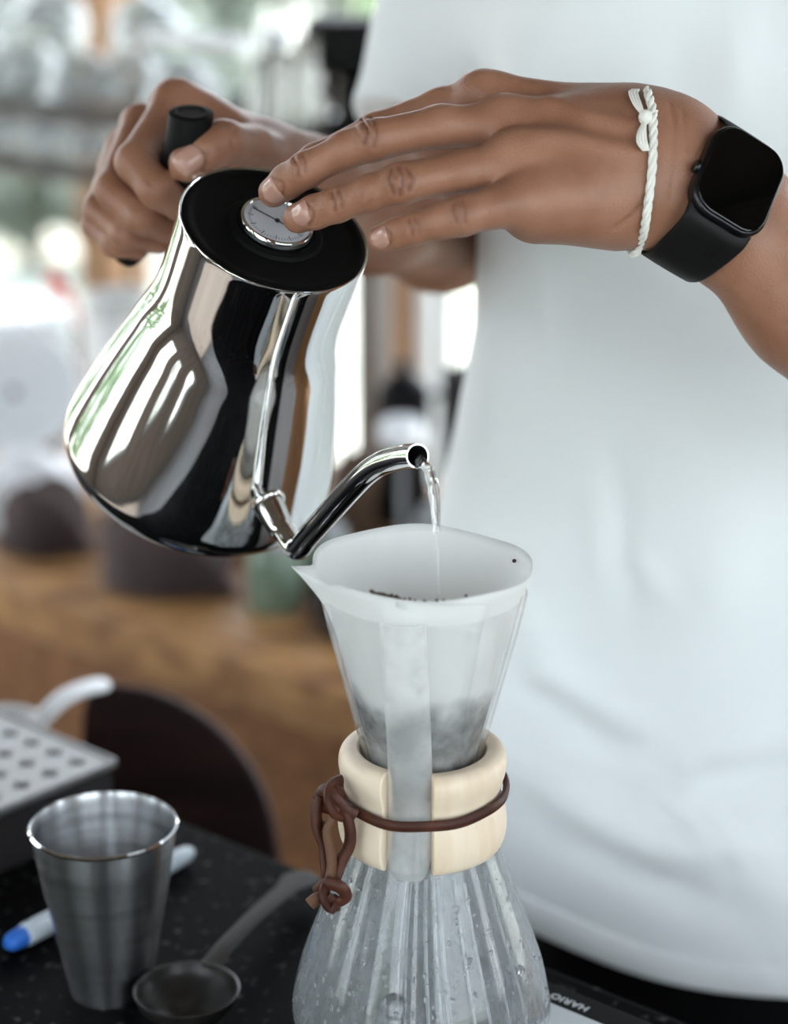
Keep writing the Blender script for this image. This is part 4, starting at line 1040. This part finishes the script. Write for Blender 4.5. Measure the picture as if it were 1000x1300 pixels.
# cover plate with real cross shaped holes (grid of cells, each cell framed round its hole)
cell = .0225; nu, nv = 11, 8; m = MB()
def plus(r, w_): return [(w_, r), (-w_, r), (-w_, w_), (-r, w_), (-r, -w_), (-w_, -w_), (-w_, -r), (w_, -r), (w_, -w_), (r, -w_), (r, w_), (w_, w_)]
pl = plus(.0062, .0021); HC = cell/2
outer = [(.0021, HC), (-.0021, HC), (-HC, HC), (-HC, .0021), (-HC, -.0021), (-HC, -HC), (-.0021, -HC), (.0021, -HC), (HC, -HC), (HC, -.0021), (HC, .0021), (HC, HC)]
mar = .006
for i in range(nu):
    for j in range(nv):
        o2 = cR_+u1*(mar+cell*(i+.5))+u2*(mar+cell*(j+.5))
        vi = [np.array([*(o2+u1*a+u2*b)[:2], tz_]) for a, b in pl]; vo = [np.array([*(o2+u1*a+u2*b)[:2], tz_]) for a, b in outer]; vd = [p-np.array([0, 0, .0016]) for p in vi]
        vs = vo+vi+vd; fs = []
        # map inner ring to outer ring
        for k in range(12): k2 = (k+1) % 12; fs.append((k, k2, 12+k2, 12+k)); fs.append((12+k, 12+k2, 24+k2, 24+k))
        m.add(vs, fs)
w1_, w2_ = nu*cell, nv*cell
for o2, a, la, b, lb in ((cR_, u1, w1_+2*mar, u2, mar), (cR_+u2*(mar+w2_), u1, w1_+2*mar, u2, mar), (cR_+u2*mar, u1, mar, u2, w2_), (cR_+u2*mar+u1*(mar+w1_), u1, mar, u2, w2_)):
    q = [o2, o2+a*la, o2+a*la+b*lb, o2+b*lb]; m.add([np.array([p[0], p[1], tz_]) for p in q], [(0, 1, 2, 3)])
M_plate = P('satin_pale_steel', (.40, .405, .40), .5, .6, bump=(150, .1, .0004))
m.build('perforated_plate', M_plate, tr_, smooth=False)
ed = MB()
for o2, a, la in ((cR_, u1, L1_), (cR_, u2, L2_)):
    q = np.array([*(o2+a*la/2)[:2], tz_-.001]); ed.box(q, (la, .003, .005), a, np.cross([0, 0, 1], a), (0, 0, 1))
ed.build('raised_edge', M_dullsteel, tr_, bevel=.0008)
# curved white handle (a jug-like ladle) rising behind the tray
hw_ = [onz(30, 945, tz_)+np.array([0, 0, 0]), at(52, 915, 1.42), at(78, 884, 1.44), at(104, 872, 1.46), at(132, 866, 1.50), at(150, 872, 1.56)]
hh = MB().tube(catmull([at(36, 940, 1.46), at(52, 914, 1.46), at(78, 888, 1.465), at(104, 875, 1.475), at(134, 868, 1.49)], 6), [.0085]*24+[.006], 14, flat=.6, nrm=(0, 0, 1))
ldl = thing('skimmer', onz(30, 950, -.03), 'white skimmer with a curved handle arching up behind the drip tray', 'skimmer')
hh.build('handle', M_whitep, ldl)
lb_ = at(26, 944, 1.47); 
MB().lathe([(0, 0), (.020, 0), (.026, .004), (.028, .008), (.0268, .008), (.024, .005), (.018, .0022), (0, .0022)], np.array([lb_[0]-.012, lb_[1]-.004, -.0298]), seg=32).build('disc', M_whitep, ldl)
MB().tube([at(36, 940, 1.46), np.array([lb_[0]+.004, lb_[1], -.024])], .0045, 10).build('neck', M_whitep, ldl)

# chair back behind the counter
cc = [(108, 1100), (108, 1000), (108, 930), (112, 890), (128, 869), (160, 868), (200, 876), (245, 896), (285, 925), (320, 968), (343, 1015), (355, 1070), (360, 1140), (362, 1240), (108, 1240)]
tC = 1.62
pts = [at(x, y, tC) for x, y in cc]; o0 = at(230, 1000, tC)
poly = [((p-o0)@RT, (p-o0)@UP) for p in pts]
pc2 = [tuple(q[:2]) for q in catmull([(a, b, 0) for a, b in poly[:13]], 4)]+poly[13:]
ch = thing('chair', (o0[0], o0[1]+.1, FZ), 'dark brown wooden chair with a rounded back behind the granite counter', 'chair')
MB().prism(pc2, .022, o0, RT, UP).build('backrest', M_walnut, ch, bevel=.006, bseg=3)
bz = float(min(p[2] for p in pts))
MB().box((o0[0], o0[1]+.02, bz-.02-.14), (.13, .02, .30)).build('back_support', M_walnut, ch, bevel=.004)
MB().box((o0[0]-.03, o0[1]+.14, FZ+.44), (.30, .28, .03)).build('seat', M_walnut, ch, bevel=.008)
for sx_ in (-1, 1):
    for sy_ in (-1, 1): MB().box((o0[0]-.03+sx_*.12, o0[1]+.14+sy_*.11, FZ+.2125), (.03, .03, .425)).build('leg', M_walnut, ch, bevel=.003)

# ================================================================== BACK COUNTER
BZ = -.20
q0 = onz(0, 722, BZ); bn0 = float(q0@NR)
bk_ = thing('wooden_back_counter', cn(-.6, bn0+.28, FZ), 'worn orange-brown plank counter running behind the kettle and chair', 'counter')
blen0, blen1 = -2.3, .75
dpt = .56
for k in range(6):
    wk = dpt/6; MB().box(cn((blen0+blen1)/2, bn0+wk*(k+.5), BZ-.02), (blen1-blen0, wk-.004, .04), ED, NR).build('top_plank', M_wood2 if k % 2 == 0 else M_wood, bk_, bevel=.003)
MB().box(cn((blen0+blen1)/2, bn0-.006, BZ-.033), (blen1-blen0, .02, .055), ED, NR).build('front_edge_board', M_wood2, bk_, bevel=.004)
for k in range(5): MB().box(cn((blen0+blen1)/2, bn0+.012, BZ-.065-.14*(k+.5)), (blen1-blen0, .02, .134), ED, NR).build('front_board', M_wood, bk_, bevel=.003)

def dn(px, py, n):    # point on the ray at across-distance n
    d_ = ray(px, py); return CAM+d_*((n-CAM@NR)/(d_@NR))
def base_at(px, n): q = dn(px, 700, n); q = q.copy(); q[2] = BZ; return q
def pxsize(q): return float((q-CAM)@FW)/FPX

# sacks / cloths: dark mauve-brown heap
def heap(name, px, n, w_px, h_px, mat, label, cat, seed, sq=.7, group=None):
    r2 = np.random.default_rng(seed); b = base_at(px, n); s = pxsize(b); m = MB(); Wd = w_px*s/2; Hh = h_px*s
    m.ball((0, 0, 0), 1, 28)
    vs = []
    for x, y, z in m.v:
        q = 1+.12*math.sin(3*x+seed)+.10*math.sin(5*y+z*4+seed)+.05*math.sin(11*x+9*z)
        zz_ = z if z > -.1 else -.1+(z+.1)*.1
        vs.append(b+ED*x*Wd*q+NR*y*Wd*sq*q+np.array([0, 0, (zz_+.19)*Hh*q*.85]))
    m.v = [tuple(v) for v in vs]
    mnz = min(v[2] for v in m.v); m.v = [(x, y, z-mnz+BZ) for x, y, z in m.v]
    return at_base(m, name, mat, (b[0], b[1], BZ), label, cat, group)
heap('cloth_sack', 55, bn0+.085, 150, 80, M_sack, 'crumpled mauve-brown cloth sack near the left front of the wooden counter', 'sack', 1)
heap('cloth_sack', 215, bn0+.09, 210, 105, M_sack, 'crumpled mauve-brown cloth sack under the kettle body', 'sack', 2)
heap('dark_cloth', 345, bn0+.26, 150, 90, M_dark, 'near-black folded cloth right of the cloth sacks', 'cloth', 5)
heap('dark_cloth', 490, bn0+.12, 200, 70, M_dark, 'near-black folded cloth behind the gooseneck spout', 'cloth', 9)
heap('grey_cloth', 572, bn0+.22, 120, 140, M_grey, 'grey bundled cloth between the spout tip and the shirt', 'cloth', 11)
heap('brown_pouch', 445, bn0+.36, 75, 100, P('brown_pouch', (.09, .055, .035), .8), 'brown cloth pouch right of the kettle body', 'pouch', 13)

# bottle lying / standing, green
def bottle(px, n, hpx, rpx, mat, label, cap=None, group=None):
    b = base_at(px, n); s = pxsize(b); H = hpx*s; R = rpx*s
    t = thing('bottle', b, label, 'bottle', group)
    MB().lathe([(0, .0), (R*.9, 0), (R, H*.03), (R, H*.62), (R*.85, H*.70), (R*.38, H*.80), (R*.34, H*.93), (R*.40, H*.95), (R*.36, H)], b, seg=32).build('glass_body', mat, t)
    MB().lathe([(0, H*.99), (R*.44, H*.99), (R*.44, H*1.06), (0, H*1.07)], b, seg=20).build('cap', cap or M_dullsteel, t)
    return t
def jar(px, n, hpx, rpx, mat, name, label, cat, lid=None, group=None):
    b = base_at(px, n); s = pxsize(b); H = hpx*s; R = rpx*s; t = thing(name, b, label, cat, group)
    MB().lathe([(0, 0), (R*.92, 0), (R, H*.04), (R, H*.84), (R*.86, H*.93), (R*.86, H), (R*.80, H), (R*.80, H*.92), (R*.93, H*.83), (R*.93, H*.06), (0, H*.04)], b, seg=32).build('jar_body', mat, t)
    if lid: MB().lathe([(0, H*1.06), (R*.85, H*1.06), (R*.92, H*1.03), (R*.92, H*.93), (R*.88, H*.93)], b, seg=32).build('lid', lid, t)
    return t
jar(348, bn0+.10, 92, 34, M_greenglass, 'jar', 'green glass jar on the wooden counter below the kettle spout elbow', 'jar', M_dullsteel)
jar(412, bn0+.17, 84, 30, M_greenglass, 'jar', 'green glass jar tucked behind the paper filter corner', 'jar', M_grey)
# plates: a stack, and one leaning upright
def plate_at(c, R, ax_, label, name='plate', group=None, mat=M_white):
    m = MB().lathe([(0, .0), (R*.58, .0), (R*.62, .003), (R*.98, R*.14), (R, R*.15), (R*.98, R*.16), (R*.60, .008), (0, .006)], c, ax_, (1, 0, 0) if abs(ax_[0]) < .9 else (0, 1, 0), 48)
    return at_base(m, name, mat, tuple(c), label, 'plate', group)
nP = bn0+.40
bP = base_at(25, nP); sP = pxsize(bP)
# low white crate carrying the plates
tb = thing('serving_box', bP, 'pale grey box under the stack of white plates', 'box')
MB().box(bP+np.array([0, 0, .045]), (.20, .20, .088), ED, NR).build('box_body', M_paint, tb, bevel=.006)
MB().box(bP+np.array([0, 0, .092]), (.21, .21, .008), ED, NR).build('box_lid', M_white, tb, bevel=.003)
zc = BZ+.0965
for k in range(6):
    m = MB(); R = .085-.002*(k % 2); plate_at((bP[0]-.01+.002*(k % 3), bP[1], zc+.012*k), R, (0, 0, 1), ['lowest white plate of the stack on the pale grey box', 'white plate second from the bottom of the stack', 'white plate third from the bottom of the stack', 'white plate third from the top of the stack', 'white plate second from the top of the stack', 'topmost white plate of the stack on the pale grey box'][k], group='stacked white plates')
ax_l = nz(-FW*.92+UP*.28+RT*.15)
pcn = dn(18, 500, bn0+.24)
pl_ = thing('serving_platter', pcn, 'large round white platter leaning upright at the left edge', 'platter')
Rp = 84*pxsize(pcn)
MB().lathe([(0, .0), (Rp*.60, .0), (Rp*.66, .004), (Rp*.97, .016), (Rp, .018), (Rp*.97, .021), (Rp*.64, .010), (0, .006)], pcn, ax_l, (1, 0, 0), 64).build('dish', M_white, pl_)
MB().lathe([(0, .010), (.006, .009), (.008, .006)], pcn, ax_l, (1, 0, 0), 20).build('center_hole', M_grey, pl_)
heap('white_cloth', 30, bn0+.14, 210, 70, M_whitep, 'white crumpled cloth heaped in front of the plate box', 'cloth', 21)
heap('white_cloth', 150, bn0+.34, 130, 60, M_whitep, 'white crumpled cloth left of the kettle base', 'cloth', 23)

M_iron = P('dark_iron', (.06, .055, .05), .5, .4)
# wire rack with glass bowls
rn_ = bn0+.40; rq = base_at(120, rn_)
rk = thing('wire_rack', rq, 'two-tier metal wire rack carrying glass bowls behind the gripping hand', 'rack')
re_ = float(rq@ED); ra0, ra1 = re_-.42, re_+.20; zA = dn(120, 205, rn_)[2]; zB = dn(120, 134, rn_)[2]
for z in (zA, zB):
    for n2 in (rn_-.10, rn_+.10): MB().tube([cn(ra0, n2, z), cn(ra1, n2, z)], .009, 10).build('rail', M_iron, rk)
    for k in range(18):
        e2 = ra0+(ra1-ra0)*k/17; MB().tube([cn(e2, rn_-.10, z), cn(e2, rn_+.10, z)], .0025, 6).build('wire', M_iron, rk)
for e2 in (ra0, ra1):
    for n2 in (rn_-.10, rn_+.10): MB().tube([cn(e2, n2, BZ), cn(e2, n2, zB+.02)], .006, 10).build('upright', M_iron, rk)
M_bowlglass = thin_glass('cloudy_glass', (.84, .86, .86), 2.8, fog=(.3, .7, .45, (1, 1, 1), 14, .12), fogcol=(.60, .62, .62))
def bowl(c, R, H, ax_, label, mat=M_bowlglass, name='glass_bowl', group='upturned glass bowls on the rack'):
    m = MB().lathe([(0, 0), (R*.4, 0), (R*.45, H*.05), (R*.75, H*.35), (R*.95, H*.8), (R, H), (R*.96, H), (R*.90, H*.8), (R*.70, H*.38), (R*.4, H*.09), (0, H*.07)], c, ax_, (1, 0, 0), 36)
    return at_base(m, name, mat, tuple(c), label, 'bowl', group)
bl = [(-25, .052, .0), (40, .050, .04), (104, .052, -.01), (168, .050, .03), (232, .050, 0.0)]
for i, (px, R, dn_) in enumerate(bl):
    c = dn(px, 134, rn_+dn_); c[2] = zB+.012+.075
    c[2] = zB+.012+.055
    bowl(c, R, .055, (0, 0, -1), ['upturned glass bowl at the left end of the rack top', 'upturned glass bowl second from the left on the rack top', 'upturned glass bowl in the middle of the rack top', 'upturned glass bowl just left of the white tray', 'upturned glass bowl under the white tray'][i])
for i, (px, zz_, tl) in enumerate(((8, .10, .5), (92, .105, -.5), (172, .10, .45))):
    c = dn(px, 134, rn_+.04); c[2] = zB+.085+zz_*.45
    bowl(c, .052, .058, nz([tl, -.2, -1]), ['tilted steel bowl heaped above the left end of the rack', 'tilted steel bowl heaped above the middle of the rack', 'tilted steel bowl heaped above the rack near the wooden post'][i], group='tilted steel bowls heaped on the rack')
for i, px in enumerate((10, 62, 118)):
    c = dn(px, 205, rn_); c[2] = zA+.006
    m = MB().lathe([(0, 0), (.03, 0), (.036, .004), (.040, .055), (.038, .055), (.034, .006), (0, .005)], c, seg=28)
    at_base(m, 'glass_tumbler', M_bowlglass, tuple(c), ['glass tumbler at the left end of the lower rack shelf', 'glass tumbler in the middle of the lower rack shelf', 'glass tumbler nearest the gripping hand on the lower rack shelf'][i], 'glass', 'tumblers on the lower rack shelf')
# long bright tray lying on the bowls
c0 = dn(188, 46, rn_-.13); c1 = dn(312, 58, rn_-.13)
at_base(MB().tube([c0, c1], 10.5*pxsize(c0), 16), 'rolling_pin', M_white, tuple(c0), 'white cylindrical rolling pin lying across the glass bowls', 'rolling pin')

# espresso-machine-like cluster of steel jugs at top centre
def jug(px, py, n, R, H, label, mat=M_chrome, group='steel milk jugs beside the black grinder'):
    c = dn(px, py, n); t = thing('milk_jug', c, label, 'jug', group)
    MB().lathe([(0, 0), (R, 0), (R*1.03, .004), (R*1.0, H*.4), (R*.78, H*.75), (R*.80, H), (R*.76, H), (R*.73, H*.75), (R*.95, H*.4), (0, .004)], c, seg=32).build('jug_body', mat, t)
    MB().tube(catmull([c+np.array([R*.8, 0, H*.9]), c+np.array([R*1.5, 0, H*.8]), c+np.array([R*1.5, 0, H*.3]), c+np.array([R, 0, H*.2])], 5), .005, 8).build('handle', mat, t)
ns = bn0+.42; M_jug = P('blotchy_dark_steel', (.34, .34, .33), .18, 1, noise=(20, (.12, .11, .10), .45, .6))  # noise blotches the jug steel darker
sh0 = dn(385, 172, ns); zs = sh0[2]
esp = thing('display_shelf', cn(float(sh0@ED), ns, zs), 'grey-brown wooden shelf carrying steel jugs behind the crossed hands', 'shelf')
es = float(sh0@ED)
e_r = float(dn(700, 172, ns)@ED); M_shelf = P('grey_brown_wood', (.13, .105, .09), .6)
MB().box(cn((es-.10+e_r)/2, ns+.02, zs-.020), (e_r-es+.10, .30, .036), ED, NR).build('shelf_board', M_shelf, esp, bevel=.003)
MB().box(cn((es-.10+e_r)/2, ns-.125, zs-.035), (e_r-es+.10, .016, .05), ED, NR).build('shelf_lip', M_shelf, esp, bevel=.003)
for px in (405, 690):
    u_ = float(dn(px, 172, ns)@ED); MB().box(cn(u_, ns+.1, (BZ+zs-.038)/2), (.03, .04, zs-.038-BZ), ED, NR).build('upright', M_shelf, esp, bevel=.003)
for i, (px, R, H) in enumerate(((332, .020, .085), (366, .021, .10), (394, .020, .12))):
    b = dn(px, 160, ns-.02); b[2] = zs-.002
    t = thing('milk_jug', b, ['steel milk jug at the left on the brown shelf', 'steel milk jug in the middle on the brown shelf', 'steel milk jug nearest the black grinder'][i], 'jug', 'steel milk jugs on the brown shelf')
    MB().lathe([(0, 0), (R, 0), (R*1.03, .004), (R*1.0, H*.4), (R*.78, H*.75), (R*.80, H), (R*.76, H), (R*.73, H*.75), (R*.95, H*.4), (0, .004)], b, seg=32).build('jug_body', M_jug, t)
    MB().tube(catmull([b+np.array([R*.8, 0, H*.9]), b+np.array([R*1.5, 0, H*.8]), b+np.array([R*1.5, 0, H*.3]), b+np.array([R, 0, H*.2])], 5), .005, 8).build('handle', M_chrome, t)
for i, (px, py) in enumerate(((333, 88), (400, 48), (352, 40))):
    b = dn(px, py+16, ns-.06); 
b = dn(412, 52, ns-.02); b[2] = zs+.125
for i, (px, yb, yt, R, nm, mt, lab) in enumerate(((412, 160, 78, .030, 'canister', M_dark, 'near-black canister behind the steel jugs on the shelf'), (352, 160, 66, .026, 'canister', P('brown_tin', (.10, .085, .07), .4), 'dull brown canister behind the left steel jug on the shelf'))):
    b = dn(px, yb, ns+.10); b[2] = zs-.002; Hc = dn(px, yt, ns+.10)[2]-b[2]; t = thing(nm, b, lab, 'canister')
    MB().lathe([(0, 0), (R, 0), (R*1.04, .004), (R, .008), (R, Hc*.9), (0, Hc*.9)], b, seg=32).build('can_body', mt, t)
    MB().lathe([(0, Hc*.9), (R*1.05, Hc*.9), (R*1.05, Hc*.97), (R*.95, Hc), (0, Hc)], b, seg=32).build('lid', mt, t)
    c2 = b+np.array([0, 0, Hc+.001]); Rb = .034 if i == 0 else .024; m = MB().lathe([(0, 0), (Rb*.5, 0), (Rb*.9, .012), (Rb, .026), (Rb*.96, .026), (Rb*.82, .012), (0, .005)], c2, seg=32)
    at_base(m, 'white_bowl', M_white, tuple(c2), ['small white bowl on top of the near-black canister', 'small white bowl on top of the dull brown canister'][i], 'bowl')
# black grinder
gq = base_at(455, ns+.04); gq[2] = zs-.002; gr_ = thing('coffee_grinder', gq, 'black coffee grinder with hopper beside the shirt sleeve', 'grinder')
zt = dn(455, 22, ns+.04)[2]-gq[2]
MB().lathe([(0, 0), (.050, 0), (.052, .006), (.040, .02), (.036, zt*.45), (.040, zt*.5)], gq, seg=32).build('grinder_body', M_black, gr_)
MB().lathe([(.036, zt*.5), (.060, zt*.62), (.062, zt*.94), (.055, zt), (0, zt+.003)], gq, seg=32).build('hopper', M_black, gr_)
MB().box(gq+np.array([-.01, -.045, zt*.42]), (.02, .04, .015)).build('dosing_spout', M_black, gr_, bevel=.003)

# things between kettle and shirt: moka pot, upside-down cup, dark box
mq = base_at(512, bn0+.42); mk = thing('moka_pot', mq, 'black stovetop pot with knob seen between the kettle and the shirt', 'pot')
ztop = dn(512, 455, bn0+.42)[2]; HH = ztop-BZ; r_ = 34*pxsize(mq)
MB().lathe([(0, 0), (r_*1.1, 0), (r_*1.15, .01), (r_*.85, HH*.45), (r_*.78, HH*.5), (r_*1.05, HH*.62), (r_*.95, HH*.82), (r_*.5, HH*.90), (0, HH*.92)], mq, seg=32).build('pot_body', M_black, mk)
MB().ball(mq+np.array([0, 0, HH*.96]), r_*.30, 12).build('knob', M_black, mk)
MB().tube(catmull([mq+np.array([r_*.9, 0, HH*.78]), mq+np.array([r_*1.8, 0, HH*.74]), mq+np.array([r_*1.8, 0, HH*.4])], 6), r_*.16, 10).build('handle', M_grey, mk)
q = dn(510, 552, bn0+.32); pq = base_at(510, bn0+.32); 
hb2 = q[2]-BZ-.012
pdx = thing('cake_stand', pq, 'white oval dish on a foot behind the spout tip', 'dish')
R2 = 29*pxsize(pq)
MB().lathe([(0, hb2), (R2*.9, hb2+.002), (R2, hb2+.010), (R2, hb2+.024), (R2*.8, hb2+.030), (0, hb2+.030)], pq, seg=36).build('dish_top', M_white, pdx)
MB().lathe([(0, 0), (R2*.6, 0), (R2*.55, .006), (R2*.18, .02), (R2*.15, hb2), (0, hb2)], pq, seg=24).build('foot', M_grey, pdx)
bx = base_at(628, bn0+.47); dbx = thing('speaker_box', bx, 'dark upright box beside the shirt edge', 'box'); zz2 = dn(590, 465, bn0+.45)[2]-BZ
MB().box(bx+np.array([0, 0, zz2/2]), (.10, .09, zz2), ED, NR).build('box_body', M_dark, dbx, bevel=.006)
MB().lathe([(.022, 0), (.018, .006), (0, .004)], bx+np.array([0, 0, zz2*.35])-NR*.045, -NR, ED, 20).build('speaker_cone', M_grey, dbx)
tq = base_at(165, bn0+.225); tbz = dn(165, 372, bn0+.225)[2]-BZ; tr2 = 40*pxsize(tq)
tu = thing('storage_tub', tq, 'translucent white plastic tub with lid left of the kettle, below the gripping hand', 'tub')
MB().lathe([(0, 0), (tr2*.8, 0), (tr2*.84, .006), (tr2*.9, tbz*.5), (tr2*.92, tbz*.5), (tr2*.93, tbz*.53), (tr2*.91, tbz*.54), (tr2*.97, tbz*.9), (0, tbz*.9)], tq, seg=36).build('tub_body', M_whitep, tu)
MB().lathe([(0, tbz*.9), (tr2, tbz*.9), (tr2*1.03, tbz*.92), (tr2*1.03, tbz*.97), (tr2*.9, tbz), (0, tbz)], tq, seg=36).build('tub_lid', M_paint, tu)
# glass of cutlery with a red spoon, left of the gripping hand
gq = base_at(96, bn0+.36); zg = dn(96, 405, bn0+.36)[2]-BZ; gl = thing('utensil_glass', gq, 'tall clear glass holding utensils left of the kettle', 'glass')
MB().lathe([(0, 0), (.032, 0), (.035, .004), (.040, zg), (.038, zg), (.033, .008), (0, .006)], gq, seg=32).build('tumbler', M_bowlglass, gl)
rq2 = [dn(64, 350, bn0+.36), dn(80, 372, bn0+.36), dn(96, 400, bn0+.36), gq+np.array([.02, 0, .02])]
at_base(MB().tube(catmull(rq2, 5), [.013]*7+[.005]*9, 10, flat=.6), 'spoon', M_red, tuple(rq2[-1]), 'red plastic spoon standing in the tall clear glass', 'spoon')
wq2 = [dn(98, 285, bn0+.38), dn(112, 330, bn0+.38), dn(126, 380, bn0+.38), gq+np.array([.01, .005, .01])]
at_base(MB().tube(catmull(wq2, 5), .006, 10, flat=.5), 'wooden_stirrer', M_post, tuple(wq2[-1]), 'long wooden stirrer slanting out of the tall clear glass', 'stirrer')

for o in bpy.data.objects:
    if o.type == 'MESH': o.data.update()
